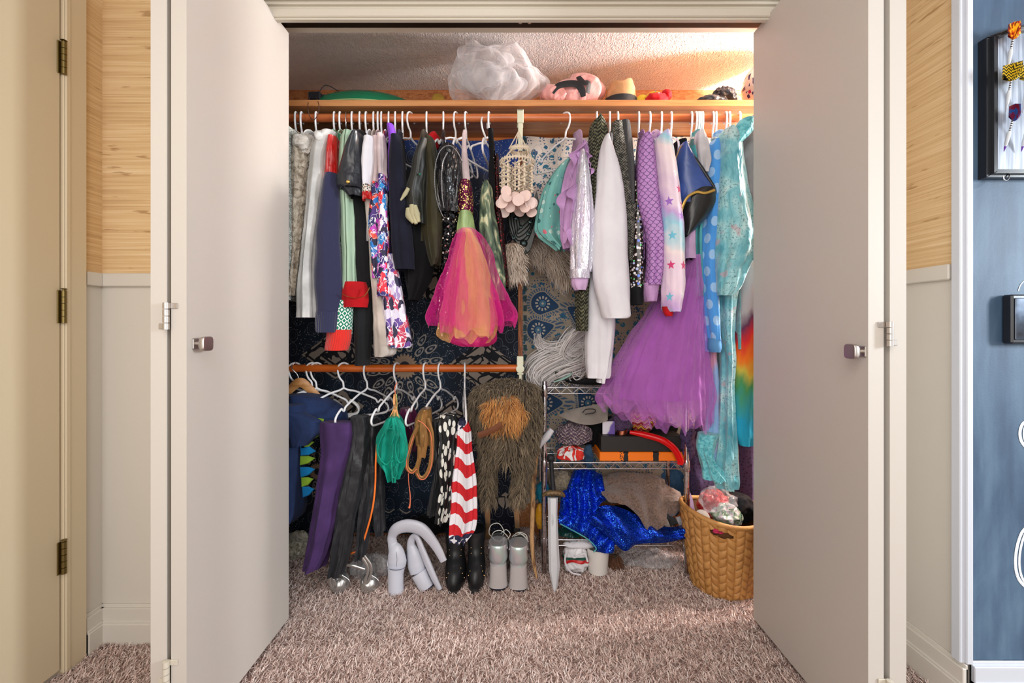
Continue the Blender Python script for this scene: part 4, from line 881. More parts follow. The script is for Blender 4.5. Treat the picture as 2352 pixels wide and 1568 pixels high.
t.add('gold_braid', pw([(1562, 505), (1568, 475), (1580, 452), (1600, 441), (1620, 443), (1642, 436)], YS-.062, .0045, flat_=.4, n=40), C['gold'], 0, 'gold braid edge')
t.add('facing', pw([(1568, 334), (1590, 358), (1610, 385), (1640, 430)], YS-.038, [.004, .008, .008, .006], n=30), C['blacksat'], 0)
t.add('gold_piping', pw([(1570, 332), (1562, 340), (1553, 362)], YS-.034, .0018, n=12), C['gold'], 0)
t.add('body', tube([(330, 1548, 1572), (400, 1550, 1590), (470, 1556, 1598), (550, 1566, 1594), (640, 1572, 1592)], YS+.05, .05, k=4, amp=.004, seed=8), C['blackdeep']); t.done()
hanger(1545, 'white plastic hanger carrying the royal blue satin jacket', 10)
# purple tulle dress
t = G('dress', 'long orchid purple tulle dress with lilac top', 'dress', 1560, [('bodice', C['lilaclt'], [(440, 1576, 1590), (520, 1572, 1592), (595, 1568, 1596)], YS+.0, .03, dict(k=3, amp=.002)), ('underskirt', C['purples'], [(592, 1570, 1596), (640, 1540, 1606), (720, 1500, 1614), (800, 1462, 1622), (870, 1436, 1630), (915, 1424, 1634)], YS+.10, .06, dict(k=7, amp=.010, n=80))], None, rot=5, nh=True)
for q, (sd, rows, k_, am) in enumerate(((1, [(590, 1568, 1596), (640, 1534, 1608), (720, 1480, 1618), (800, 1430, 1630), (870, 1396, 1638), (905, 1374, 1640), (935, 1392, 1640)], 8, .014), (4, [(592, 1572, 1594), (660, 1530, 1608), (760, 1472, 1624), (860, 1424, 1636), (930, 1410, 1642), (958, 1432, 1640)], 6, .015), (7, [(592, 1574, 1592), (680, 1548, 1606), (800, 1500, 1622), (900, 1462, 1636), (975, 1486, 1630)], 9, .010))):
    t.add('tulle_layer', tube(rows, YS+.085-.014*q, .075+.006*q, k=k_, amp=am, n=170, m=80, seed=sd+60, open_=True, grow=.1, hz=.016, wr=.005), C['purplet'], label='sheer orchid tulle layer')
t.done()
G('top', 'turquoise ruched jersey top behind the blue satin jacket', 'top', 1592, [('front', C['turq'], [(340, 1582, 1598), (420, 1592, 1604), (496, 1602, 1612), (530, 1592, 1612), (600, 1592, 1614), (680, 1600, 1616)], YS+.03, .03, dict(k=5, amp=.006))], (C['turq'], 560, .012), hl='white plastic hanger holding the turquoise ruched top').done()
for k, (px, lb) in enumerate(((1602, 'left'), (1608, 'second'), (1613, 'third'), (1618, 'right'))):
    hanger(px, 'white plastic hanger, %s one in the tight bunch of four' % lb, 6+3*k, sc=.8)
t = G('tank_top', 'ivory printed sleeveless top with thin straps crossed by hangers', 'top', 1630, [('front', C['whitesilk'], [(305, 1600, 1612), (330, 1596, 1622), (370, 1598, 1628), (400, 1604, 1620)], YS+.0, .03, dict(k=4, amp=.004))], None, rot=16, nh=True); t.done()
G('sleepsuit', 'sky blue polka dot fleece sleepsuit with ribbed cuff', 'sleepsuit', 1642, [('sleeve', C['polka'], [(326, 1632, 1648), (350, 1622, 1654), (420, 1620, 1654), (500, 1616, 1648), (600, 1612, 1640), (700, 1616, 1650), (780, 1626, 1653)], YS+.012, .036, dict(k=3, amp=.003)), ('cuff', C['bluefl'], [(776, 1627, 1653), (796, 1626, 1654), (808, 1630, 1650)], YS+.01, .034, dict(k=3, amp=.001, label='plain sky blue cuff')), ('second_sleeve', C['polka'], [(560, 1608, 1630), (700, 1610, 1630), (780, 1613, 1628), (806, 1615, 1626)], YS+.04, .03, dict(k=3, amp=.003))], (C['polka'], 660, .018)).done()
t = G('hooded_robe', 'crushed teal hooded robe with huge draped sleeve', 'robe', 1672, [('sleeve', C['teal'], [(300, 1660, 1680), (320, 1652, 1694), (380, 1646, 1704), (450, 1642, 1718), (520, 1636, 1732), (570, 1634, 1736), (620, 1634, 1712), (660, 1636, 1692), (680, 1640, 1670)], YS-.006, .055, dict(k=4, amp=.007, wr=.003, n=60, m=60)), ('lower_sleeve', C['teal'], [(600, 1660, 1706), (660, 1648, 1692), (740, 1650, 1678), (820, 1655, 1680), (900, 1654, 1676), (1000, 1650, 1684), (1060, 1642, 1690), (1100, 1640, 1692), (1117, 1646, 1688)], YS+.04, .05, dict(k=5, amp=.007)), ('hem_flap', C['aqua'], [(995, 1606, 1650), (1030, 1602, 1640), (1060, 1612, 1640), (1095, 1614, 1680), (1100, 1620, 1684)], YS+.02, .035, dict(k=5, amp=.008)), ('hood', C['aqua'], [(276, 1700, 1730), (290, 1690, 1732), (310, 1680, 1722), (335, 1678, 1694)], YS-.03, .03, dict(k=3, amp=.003))], (C['teal'], 800, .026)); t.done()
G('dress', 'pastel pink and blue printed dress hanging low beside the tulle dress', 'dress', 1660, [('skirt', C['pastel'], [(760, 1620, 1640), (860, 1626, 1646), (940, 1624, 1650), (1020, 1618, 1652), (1070, 1620, 1650)], YS+.06, .03, dict(k=3, amp=.003))], (C['pastel'], 760, .010), nh=True).done()
G('sleepsuit', 'rainbow tie dye fleece sleepsuit at the right end of the upper rod', 'sleepsuit', 1703, [('front', C['rainbow'], [(275, 1712, 1740), (320, 1700, 1745), (420, 1698, 1760), (560, 1700, 1765), (700, 1690, 1765), (800, 1680, 1762), (900, 1677, 1752), (980, 1675, 1740), (1018, 1690, 1722)], YS+.05, .05, dict(k=4, amp=.004))], (C['rainbow'], 900, .03), hl='white plastic hanger holding the rainbow tie dye sleepsuit').done()
hanger(1650, 'white plastic hanger just left of the teal robe', 20); hanger(1680, 'white plastic hanger just right of the teal robe', 14)
G('coat', 'pale grey wool coat behind the rainbow sleepsuit', 'coat', 1722, [('sleeve', C['whitesilk'], [(270, 1740, 1758), (330, 1716, 1762), (400, 1708, 1762), (480, 1716, 1762)], YS+.005, .05, dict(k=3, amp=.004))], None, rot=8, nh=True).done()
# ---------------------------------------------------------------- tapestries
YT = 2.015
def tx(px): return (px-CX)/F*YT
def tz(py): return CZ+(HY-py)/F*YT
def tapes(name, label, x0, x1, z0, z1, mat, Y0=2.015, Y1=2.09, seed=0):
    def fn(a, b):
        x = x0+(x1-x0)*a; z = z1+(z0-z1)*b
        return (x, Y0+(Y1-Y0)*b**3+.010*noise.noise((x*5, seed, z*1.3))+.004*math.sin(x*40+2*math.sin(z*3+seed)), z-.010*abs(math.sin(a*9.4+seed))*(1-b))
    m = thick(sheet(fn, 130, 120), .0015); t = Thing(name, label, 'tapestry'); t.add('c', m, mat); t.done()
def drop(m, x, y, cx, cz, R_, ang):
    """distance-like value: <1 inside a paisley drop"""
    ca, sa = math.cos(ang), math.sin(ang); a = x-cx; b = y-cz; u_ = a*ca+b*sa; v_ = b*ca-a*sa
    k = m.f('MAXIMUM', u_, 0.0)*.6/R_+1; return m.hyp(u_*m.f('MINIMUM', 1.0, 1.0)/ (k*.5+.5), v_*k)/R_, u_, v_
def darktap():
    m = Mat('dark_mandala_tapestry', .75); x, y = m.xyz()[:2]; n = m.noise(3, detail=3)
    c = m.mix(m.sm(n, .4, .65), (13, 18, 38), (14, 42, 64)); c = m.mix(m.sm(x*.25+y, 1.66, 1.80), c, (24, 62, 140))
    # scattered paisley outlines
    v = m.map((1, .72, 1), rot=.5); d = m.vor(17, v, rand=.6); c = m.mix((m.f('ABSOLUTE', d-.36) < .022)*.5, c, (120, 124, 138)); c = m.mix((m.f('ABSOLUTE', d-.2) < .015)*.4, c, (90, 110, 140))
    s = m.vor(60, rand=1); c = m.mix((s < .11)*(m.noise(12) > .5), c, (176, 180, 186))
    wv = m.noise(16, detail=1, dist=.8); ln = m.f('ABSOLUTE', wv-.5)
    for px, py, h in ((768, 815, .125), (1108, 838, .130), (1000, 655, .10), (780, 935, .09), (1040, 950, .07), (1160, 1160, .05)):
        q = m.f('ABSOLUTE', x-tx(px))*.8+m.f('ABSOLUTE', y-tz(py))*1.1; ins = q < h
        w2 = m.f('PINGPONG', q*1.0+.004, .028); pat = (ln > .055)*(w2 > .006); c = m.mix(ins*pat*.9, c, (178, 164, 150)); c = m.mix(ins*(1-pat), c, (16, 18, 30))
    for px, py, k in ((928, 842, 1.0), (1130, 1010, .6), (720, 1090, .7)):
        a, b = x-tx(px), y-tz(py); r = m.hyp(a, b)/k; th = m.f('ARCTAN2', b, a)/6.2832
        for N_, r0, sz in ((22, .048, .007), (12, .100, .018), (16, .150, .020)):
            f = (m.f('FRACT', th*N_)-.5)*(6.2832/N_)*r; g = r-r0; e = m.hyp(f*(1.5+0*k), g*.75+m.f('ABSOLUTE', f)*.35)
            if N_ == 22: c = m.mix(e < sz*1.4, c, (186, 160, 136))
            else: c = m.mix((m.f('ABSOLUTE', e-sz) < .0035)*.9, c, (176, 168, 158)); c = m.mix(e < sz*.35, c, (150, 146, 146))
        c = m.mix(m.f('ABSOLUTE', r-.03) < .006, c, (180, 156, 134)); c = m.mix(r < .022, c, (44, 44, 60))
    for sg in (-1, 1):
        a = (x-tx(905))*sg; b = y-tz(1185); e = m.f('ABSOLUTE', b-m.f('SINE', a*80+1.2)*.010); c = m.mix((e < .003)*(a > .012)*(a < .062), c, (190, 180, 168))
    m.set('Base Color', c); fin(m, 700, .1, .3, 8); return m.mat
def lighttap():
    m = Mat('cream_blue_block_print', .8); x, y = m.xyz()[:2]; n = m.noise(4)
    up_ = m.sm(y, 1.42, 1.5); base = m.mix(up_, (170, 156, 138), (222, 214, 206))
    v = m.map((1, 1, 1), rot=.7); d = m.vor(24, v, rand=.85); h = m.sep(m.vor(24, v, 'F1', 'Color', rand=.85)); th = m.noise(60, dist=1)
    c = m.mix((d < h[0]*.25+.14)*(th > .44), base, m.mix(h[1], (30, 84, 126), (44, 116, 140)))
    d2 = m.vor(70, rand=.5); c = m.mix((d2 < .22)*(m.noise(16, detail=0) > .5), c, (44, 84, 124)); e = m.f('ABSOLUTE', m.noise(14, detail=1, dist=1)-.5); c = m.mix((e < .008)*up_, c, (120, 120, 120))
    for px, py, R_, ang, f in ((1246, 697, .052, -.2, 1), (1236, 757, .050, .25, 1), (1330, 722, .042, 2.6, 1), (1296, 790, .04, 1, 0), (1250, 925, .058, 0, 1), (1390, 690, .05, 1, 1), (1350, 925, .05, 2.2, 1), (1262, 610, .03, 1, 0)):
        q, u_, v_ = drop(m, x, y, tx(px), tz(py), R_, ang); r = m.hyp(u_, v_)/R_; an = m.f('ARCTAN2', v_, u_)
        c = m.mix(q < 1.5, c, (156, 146, 132)); c = m.mix((q > 1.12)*(q < 1.42)*(m.f('FRACT', an*5.6) < .55), c, (66, 92, 122)); c = m.mix(q < 1.02, c, (26, 62, 98))
        c = m.mix((r > .42)*(r < .66)*(m.f('FRACT', an*1.91) < .5), c, (186, 178, 164)); c = m.mix(r < .30, c, (70, 112, 140)); c = m.mix(r < .10, c, (190, 180, 160))
    e = m.f('ABSOLUTE', x-tx(1206)); c = m.mix((e < .008)*(m.f('FRACT', y*22) < .6), c, (52, 78, 84))
    m.set('Base Color', c); fin(m, 700, .1, .35, 8); return m.mat
tapes('tapestry', 'dark navy wall tapestry with mandala and paisley print behind the left garments', tx(600), tx(1190), .03, tz(318), darktap())
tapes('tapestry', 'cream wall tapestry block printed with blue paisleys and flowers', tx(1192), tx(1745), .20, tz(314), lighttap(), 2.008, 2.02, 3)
# ---------------------------------------------------------------- things hanging in the middle
ROPE = cloth('natural_cotton_rope', (236, 220, 196), .85, var=.04); SHELL = Mat('pink_capiz_shell', .3, 0, (226, 178, 166)); SHELL.set('Base Color', SHELL.mix(SHELL.island(), (222, 176, 164), (246, 228, 222))); SHELL.set('Roughness', .25); SHELL = SHELL.mat
t = Thing('wind_chime', 'macrame and shell wind chime hanging from the middle of the upper rod', 'wind chime'); YC = 1.62
for dx in (-22, -8, 8, 20): t.add('cord', pw([(1191, 302, YC), (1191+dx*.5, 322, YC), (1191+dx, 342, YC-.0)], YC, .0022, n=10, k=6), ROPE)
def ring(px, py, Y, rx, r, k=46):
    c = P(px, py, Y); return wire([(c[0]+rx*math.cos(a), c[1]+rx*math.sin(a), c[2]+.0012*math.sin(a*14)) for a in [6.283*i/k for i in range(k)]], r, 90, 8, closed=True)
def braid(px, py, Y, rx, r):
    m = M(); c = P(px, py, Y)
    for i in range(34):
        a = 6.283*i/34; q = (c[0]+rx*math.cos(a), c[1]+rx*math.sin(a)); m.join(wire([(q[0], q[1], c[2]-r*1.4), (q[0]+.001, q[1], c[2]), (q[0], q[1], c[2]+r*1.4)], [.0015, .0042, .0015], 8, 7))
    return m
t.add('ring', ring(1194, 345, YC, .034, .004).join(braid(1194, 345, YC, .034, .007)), ROPE); t.add('ring', ring(1188, 374, YC, .062, .004).join(braid(1188, 374, YC, .062, .007)), ROPE)
for i in range(8):
    a = 6.283*i/8; c = P(1194, 345, YC); c2 = P(1188, 374, YC); t.add('cord', wire([(c[0]+.034*math.cos(a), c[1]+.034*math.sin(a), c[2]), (c2[0]+.062*math.cos(a), c2[1]+.062*math.sin(a), c2[2])], .0018, 4, 6), ROPE)
for i in range(17):
    a = 6.283*i/17; rad = .057 if i % 3 else .03; c = P(1188, 376, YC); x, y = c[0]+rad*math.cos(a), c[1]+rad*math.sin(a); L = .105+.012*math.sin(i*2.1)
    m = wire([(x, y, c[2]), (x+.002, y, c[2]-L*.5), (x, y, c[2]-L)], .0022, 12, 6)
    for q in range(5):
        zz = c[2]-L*(.12+q*.19); s_ = 1 if (q+i) % 2 else -1
        m.join(wire([(x-.011*s_, y-.002, zz-.005), (x, y-.004, zz), (x+.011*s_, y-.002, zz+.006)], [.0012, .0044, .0014], 9, 7)); m.join(blob((x, y, zz-.009), (.0042, .0042, .006), 0, n=10, m=6))
    t.add('shell_strand', m, ROPE)
    for q in range(2):
        cx_, cy_, cz_ = x*1+R.uniform(-.008, .008), y+R.uniform(-.006, .006)-.004*q, c[2]-L-.022-R.uniform(0, .028)-.012*q
        d_ = lathe((cx_, cy_, cz_), [(.0001, -.0006), (.0200, -.0006), (.0205, 0), (.0200, .0006), (.0001, .0006)], 22, tilt=(math.pi/2+R.uniform(-.3, .3), (math.cos(R.uniform(-.5, .5)), math.sin(R.uniform(-.5, .5)), 0)))
        t.add('shell_disc', d_, SHELL)
t.done()
BEADM = metal('dark_beads', (70, 84, 84), .25)
t = Thing('beaded_collar', 'black beaded lace collar hanging below the shell chime', 'necklace'); yb = 1.715
o_ = [(1168, 432), (1180, 478), (1192, 498), (1206, 490), (1222, 468), (1232, 440), (1240, 470), (1238, 520), (1226, 550), (1218, 576), (1208, 584), (1196, 574), (1186, 560), (1172, 540), (1163, 500), (1160, 460)]
t.add('lace', pprism(o_, yb, .012, .003), C['olive2'])
for k in range(5):
    t.add('bead_row', pw([(1166+k*6, 470+k*6), (1170+k*6, 520), (1190, 560-k*8), (1215, 545-k*10), (1234-k*5, 480+k*5)], yb-.009, .0022, n=34, k=6), BEADM)
for px, py, r in ((1203, 558, .015), (1214, 536, .009), (1180, 545, .009), (1196, 520, .008), (1218, 508, .009), (1185, 500, .008), (1206, 578, .007)): t.add('medallion', lathe(P(px, py, yb-.012), [(.0001, -.003), (r, -.002), (r*.8, .002), (r*.3, .003), (.0001, .005)], 18, tilt=(math.pi/2, 'X')), BEADM)
t.done()
def furmat(name, a, b, c=None, rough=.75):
    m = Mat(name, rough); r = m.island(); n = m.noise(11, m.co('Object'), detail=2); m.set('Base Color', m.ramp(r*.6+n*.4, [(.15, a), (.5, b), (.85, c or b)])); m.set('Sheen Weight', .3); return m.mat
BEIGEF = furmat('beige_fur', (150, 130, 112), (204, 184, 166), (236, 226, 214)); BROWNF = furmat('brown_grey_fur', (62, 52, 38), (100, 86, 66), (142, 126, 102)); TANF = furmat('tan_fur', (150, 92, 36), (196, 132, 66), (222, 166, 98)); WHITEF = furmat('white_wig_hair', (176, 168, 164), (222, 216, 214), (246, 244, 244), .28)
FURB = Mat('fur_backing', .95, 0, (62, 52, 40)).mat; FURB2 = Mat('beige_fur_backing', .95, 0, (128, 110, 94)).mat
def furry(t, name, base, n, L, comb, mat, back, w=.0014, seed=1, parent=None, front=True, jit=.35, clump=.5):
    B, N_ = surf(base, n, seed)
    if front:
        k = [i for i in range(len(B)) if N_[i][1] < .35]; B = [B[i] for i in k]; N_ = [N_[i] for i in k]
    i = t.add(name, base, back, parent); t.add('fur', strands(B, N_, L, comb, w, 3, seed, jit, clump), mat, i if parent is None else parent); return i
t = Thing('fur_stole', 'fluffy beige fur stole with long tufts in front of the paisley tapestry', 'fur stole')
furry(t, 'pelt', pw([(1185, 570, 1.86), (1230, 560, 1.88), (1280, 590, 1.88), (1310, 640, 1.88)], 1.88, [.03, .045, .05, .03], n=20, k=18), 3400, .075, (.35, -.15, -1), BEIGEF, FURB2, seed=11)
furry(t, 'pelt', pw([(1176, 560, 1.72), (1180, 600, 1.725), (1188, 640, 1.73)], 1.72, [.03, .03, .02], n=14, k=16), 1500, .05, (.1, -.15, -1), BEIGEF, FURB2, seed=12); t.done()
# ---------------------------------------------------------------- lower rod
def lh(px, rot, label, **kw): return hanger(px, label, rot, z=ZR2, sc=kw.pop('sc', .95), **kw)
WOODH = wood('beech_wood', (206, 150, 92), (176, 118, 66), .45)
t = Thing('clothes_hanger', 'broad wooden hanger at the left end of the lower rod', 'hanger')
t.add('bar', wire([P(640, 925, 1.72), P(668, 893, 1.72), P(690, 878, 1.72), P(712, 893, 1.74), P(742, 920, 1.76)], [.010, .016, .020, .016, .010], 30, 10, flat_=.45, up=(0, 1, 0)), WOODH)
t.add('hook', wire([P(686, 884, 1.73), P(684, 862, 1.735), P(672, 848, 1.725), P(671, 838, 1.74), P(680, 833, 1.75), P(690, 840, 1.77)], .0022, 24, 8), CHROME); t.done()
lh(672, 62, 'white plastic hanger on the lower rod, leftmost, above the dinosaur fleece'); lh(712, 66, 'white plastic hanger on the lower rod, second from the left')
lh(722, 74, 'white plastic hanger pressed behind the second hanger of the lower rod', sc=.85)
lh(785, 60, 'white plastic hanger holding the dark violet trousers on the lower rod', bar=True); lh(840, 20, 'white plastic hanger holding the black coated trousers'); lh(908, 15, 'white plastic hanger holding the jade jersey bundle'); lh(975, 12, 'white plastic hanger holding the metallic tan costume'); lh(1010, 16, 'white plastic hanger holding the black and white spotted dress', lean=0); lh(1066, -8, 'white plastic hanger holding the stars and stripes dress')
YL = 1.60
t = Thing('hooded_costume', 'navy fleece dinosaur costume with lime and blue spikes', 'costume')
b_ = t.add('body', tube([(925, 640, 708), (970, 636, 716), (1030, 640, 700), (1100, 645, 697), (1160, 645, 697), (1188, 648, 686), (1199, 650, 672)], YL+.06, .07, k=4, amp=.006, seed=2, n=60, m=56), C['dino'])
t.add('hood', tube([(903, 670, 712), (915, 652, 752), (935, 645, 786), (955, 648, 797), (975, 660, 792), (985, 690, 770)], YL+.12, .07, k=3, amp=.008, seed=4, n=56), C['dino'])
t.add('hood_fold', tube([(945, 648, 690), (965, 644, 735), (985, 644, 742), (1005, 660, 722), (1020, 670, 706)], YL+.02, .04, k=3, amp=.006, seed=7), C['dino'])
for k, (x0, y0, x1, y1, xt, yt) in enumerate(((718, 962, 740, 984, 744, 962), (714, 988, 722, 1008, 738, 990), (696, 1010, 696, 1030, 722, 1015), (694, 1020, 695, 1046, 726, 1036), (694, 1047, 693, 1068, 724, 1052), (693, 1072, 695, 1096, 724, 1077), (696, 1096, 697, 1118, 720, 1100), (698, 1117, 700, 1142, 722, 1123))):
    pts = [(x0-4, y0), ((x0+xt)/2, (y0*.6+yt*.4)-2), (xt, yt), ((x1+xt)/2, y1*.55+yt*.45+3), (x1-4, y1)]
    t.add('spike', pprism(pts, YL+.03, .012, .004), C['lime'] if k % 2 == 0 or k == 1 else C['azure'], label='lime felt spike' if k % 2 == 0 or k == 1 else 'azure felt spike')
t.done()
t = Thing('trousers', 'long dark violet jersey trousers hanging from the lower rod to the carpet', 'trousers')
t.add('leg', tube([(968, 738, 812), (985, 736, 812), (1050, 736, 800), (1120, 727, 782), (1200, 716, 768), (1270, 704, 748), (1306, 697, 728)], YL-.005, .03, k=4, amp=.006, seed=3, m=60), C['violet'])
t.add('leg', tube([(972, 760, 816), (1050, 758, 806), (1150, 744, 786), (1240, 728, 764), (1296, 720, 750)], YL+.04, .03, k=3, amp=.005, seed=5, m=56), C['violet']); t.done()
t = Thing('trousers', 'shiny black coated trousers with creased legs next to the violet trousers', 'trousers')
for k, rows in enumerate(([(955, 808, 846), (1000, 806, 850), (1080, 790, 838), (1180, 774, 820), (1260, 762, 806), (1316, 756, 786)], [(958, 830, 868), (1020, 836, 866), (1120, 832, 866), (1220, 822, 846), (1280, 818, 836)], [(962, 846, 872), (1040, 850, 878), (1140, 852, 882), (1200, 858, 884), (1224, 866, 880)])):
    t.add('leg', tube(rows, YL+.03*k, .032, k=5, amp=.006, wr=.004, seed=k+20, m=64, n=56), C['leather'])
t.done()
t = Thing('cord', 'bright orange cord dangling from the jade bundle to the carpet', 'cord'); t.add('c', pw([(866, 1020, 1.57), (863, 1060, 1.57), (862, 1110, 1.57), (856, 1165, 1.58), (842, 1220, 1.6), (826, 1260, 1.62), (800, 1274, 1.63), (782, 1290, 1.64), (777, 1297, 1.64)], 1.6, .0032, n=60, k=8, flat_=.5), C['orange']); t.done()
t = Thing('bodysuit', 'jade green strappy jersey bundle looped over a hanger', 'bodysuit')
t.add('body', tube([(955, 898, 916), (975, 884, 928), (1000, 872, 934), (1030, 866, 936), (1058, 868, 930), (1080, 884, 922), (1098, 898, 914)], YL-.02, .035, k=6, amp=.012, seed=6, n=70, m=50, wr=.005), C['tealb'])
for pts in ([(900, 975), (876, 1005), (868, 1040), (886, 1066), (904, 1050)], [(915, 975), (930, 1010), (934, 1045), (918, 1062), (908, 1030), (916, 1000)], [(905, 1060), (900, 1085), (907, 1098), (912, 1085), (908, 1070)], [(908, 1095), (906, 1108)], [(884, 1000), (892, 985), (906, 990), (900, 1020)]):
    t.add('strap', pw(pts, YL-.062, .0045, n=36, k=8, flat_=.5), C['tealb'], 0)
t.done()
t = Thing('tassel', 'green and peach tassel tied at the neck of a lower hanger', 'tassel'); m = M(); GR = Mat('green_fringe', .8, 0, (130, 176, 110)).mat; PE = Mat('peach_fringe', .8, 0, (230, 170, 110)).mat
for q, mt in ((0, GR), (1, PE)):
    m = M()
    for k in range(9):
        x = 908+R.uniform(-3, 3); e = x+R.uniform(-14, 12); m.join(pw([(x, 905), (x+R.uniform(-3, 5), 925), ((x+e)/2, 945), (e, R.uniform(955, 978))], YL-.02-.004*q, .0016, n=12, k=5, flat_=.5))
    t.add('fringe', m, mt, label='%s fringe' % ('green' if not q else 'peach'))
t.add('loop', pw([(908, 906), (907, 890), (912, 878)], YL, .0018, n=8, k=6), C['salmon']); t.done()
t = Thing('blouse', 'small berry satin blouse behind the jade bundle', 'blouse'); t.add('front', tube([(936, 922, 950), (955, 916, 958), (985, 926, 962), (1010, 934, 958), (1035, 938, 952)], YL+.06, .03, k=5, amp=.006, seed=8), C['berry']); t.done()
t = Thing('costume', 'metallic tan bodysuit folded into two hanging loops', 'costume')
t.add('body', tube([(937, 968, 990), (950, 960, 992), (975, 954, 992), (1000, 956, 990), (1020, 958, 988)], YL+.0, .035, k=5, amp=.004, seed=9), C['tan'])
for pts, w_ in (([(962, 975), (946, 1010), (934, 1060), (938, 1078), (950, 1082), (962, 1060), (964, 1020)], .008), ([(982, 960), (992, 1000), (990, 1060), (978, 1092), (964, 1096), (958, 1078), (966, 1040)], .008), ([(972, 980), (976, 1010), (970, 1050)], .012)): t.add('loop', pw(pts, YL-.03, w_, n=44, k=10, flat_=.35, up=(0, 1, 0)), C['tan'], 0)
for pts in ([(960, 965), (975, 975), (990, 1000), (992, 1060), (980, 1095), (966, 1100), (957, 1086)], [(950, 1000), (935, 1050), (935, 1076), (946, 1086), (958, 1076)]): t.add('edge_cord', pw(pts, YL-.042, .0016, n=40, k=6), C['salmon'], 0)
t.done()
t = Thing('cord', 'thin salmon cord with a knotted end hanging under the tan costume', 'cord'); t.add('c', pw([(938, 1086), (939, 1110), (942, 1135), (942, 1155), (940, 1166)], YL-.02, [.0016, .0014, .002, .0022, .004], n=24, k=7), C['salmon']); t.done()
t = Thing('dress', 'black dress printed with white spots hanging from the lower rod', 'dress')
t.add('front', tube([(950, 1010, 1048), (975, 1004, 1056), (1010, 1010, 1050), (1060, 1008, 1046), (1110, 1012, 1042), (1160, 1006, 1034), (1195, 1002, 1024)], YL+.01, .04, k=6, amp=.008, seed=10, n=60, m=54), C['spots'])
t.add('side_panel', tube([(965, 993, 1010), (1020, 994, 1012), (1080, 998, 1012), (1130, 990, 1008), (1180, 982, 1004)], YL+.03, .03, k=4, amp=.005, seed=11), C['leather'], label='plain black side panel'); t.done()
t = Thing('dress', 'stars and stripes dress in red, white and navy with a pointed hem', 'dress')
t.add('front', tube([(962, 1056, 1072), (985, 1050, 1080), (1010, 1050, 1082), (1060, 1044, 1088), (1110, 1038, 1094), (1170, 1034, 1096), (1210, 1032, 1090), (1238, 1036, 1070)], YL-.01, .035, k=6, amp=.007, seed=12, n=70, m=60), C['flag'])
t.add('hem_point', tube([(1180, 1052, 1072), (1220, 1058, 1070), (1250, 1062, 1068)], YL-.02, .012, k=3, amp=.002, seed=13), C['flag']); t.done()
# fur costume
STRAP = cloth('tan_webbing', (186, 142, 98), .8, wrinkle=.1); BROWNL = cloth('brown_strap_leather', (122, 72, 46), .6)
t = Thing('ornament', 'small red bauble hanging in front of the dark tapestry', 'ornament'); t.add('bauble', blob(P(958, 670, 1.70), (.016, .016, .022), 0, n=24, m=16), Mat('red_glass', .15, .3, (150, 20, 36)).mat); t.add('thread', pw([(958, 660), (957, 620), (955, 560)], 1.70, .0008, n=8, k=5), BLKM); t.done()
t = Thing('fur_costume', 'shaggy brown fur costume with two legs and a tan chest patch', 'costume')
yf = 1.68
torso = tube([(868, 1166, 1176, 1.69, .012), (874, 1148, 1198, 1.69, .05), (884, 1112, 1224), (900, 1092, 1232), (950, 1088, 1238), (990, 1100, 1232), (1025, 1108, 1224), (1050, 1116, 1214)], yf, .09, k=4, amp=.008, seed=3, n=60, m=50)
furry(t, 'torso', torso, 5600, .048, (-.1, -.25, -1), BROWNF, FURB, .0015, 21)
furry(t, 'leg', tube([(1030, 1112, 1142), (1070, 1108, 1136), (1110, 1108, 1132), (1150, 1114, 1132)], yf, .045, k=3, amp=.004, seed=4), 2000, .042, (-.1, -.2, -1), BROWNF, FURB, .0015, 22)
furry(t, 'leg', tube([(1030, 1184, 1216), (1070, 1186, 1216), (1110, 1180, 1208), (1150, 1178, 1200)], yf, .045, k=3, amp=.004, seed=5), 2000, .042, (.1, -.2, -1), BROWNF, FURB, .0015, 23)
furry(t, 'chest_patch', blob(P(1160, 945, yf-.085), (.070, .022, .062), .006, 14, seed=4), 1700, .055, (-.12, -.25, -1), TANF, Mat('tan_fur_backing', .95, 0, (150, 96, 44)).mat, .0015, 24)
t.add('strap', pw([(1098, 1000), (1115, 994), (1135, 985), (1152, 974)], yf-.15, .011, n=20, k=10, flat_=.35, up=(0, 1, 0)), BROWNL, label='brown leather strap')
for x, l in ((1120, 1236), (1187, 1250)): t.add('webbing', pw([(x-1, 1150, 1.68), (x, 1185, 1.76), (x+1, 1215, 1.88), (x-1, l, 1.92)], yf-.03, .011, n=16, k=10, flat_=.18, up=(0, 1, 0)), STRAP, label='tan webbing strap')
bk = P(1187, 1217, 1.87); t.add('buckle', box(bk[0]-.014, bk[0]+.014, bk[1]-.006, bk[1]+.002, bk[2]-.004, bk[2]+.008, .002).join(box(bk[0]-.012, bk[0]-.006, bk[1]-.005, bk[1]+.001, bk[2]-.022, bk[2]-.003, .001)).join(box(bk[0]+.006, bk[0]+.012, bk[1]-.005, bk[1]+.001, bk[2]-.022, bk[2]-.003, .001)), BLKM); t.done()
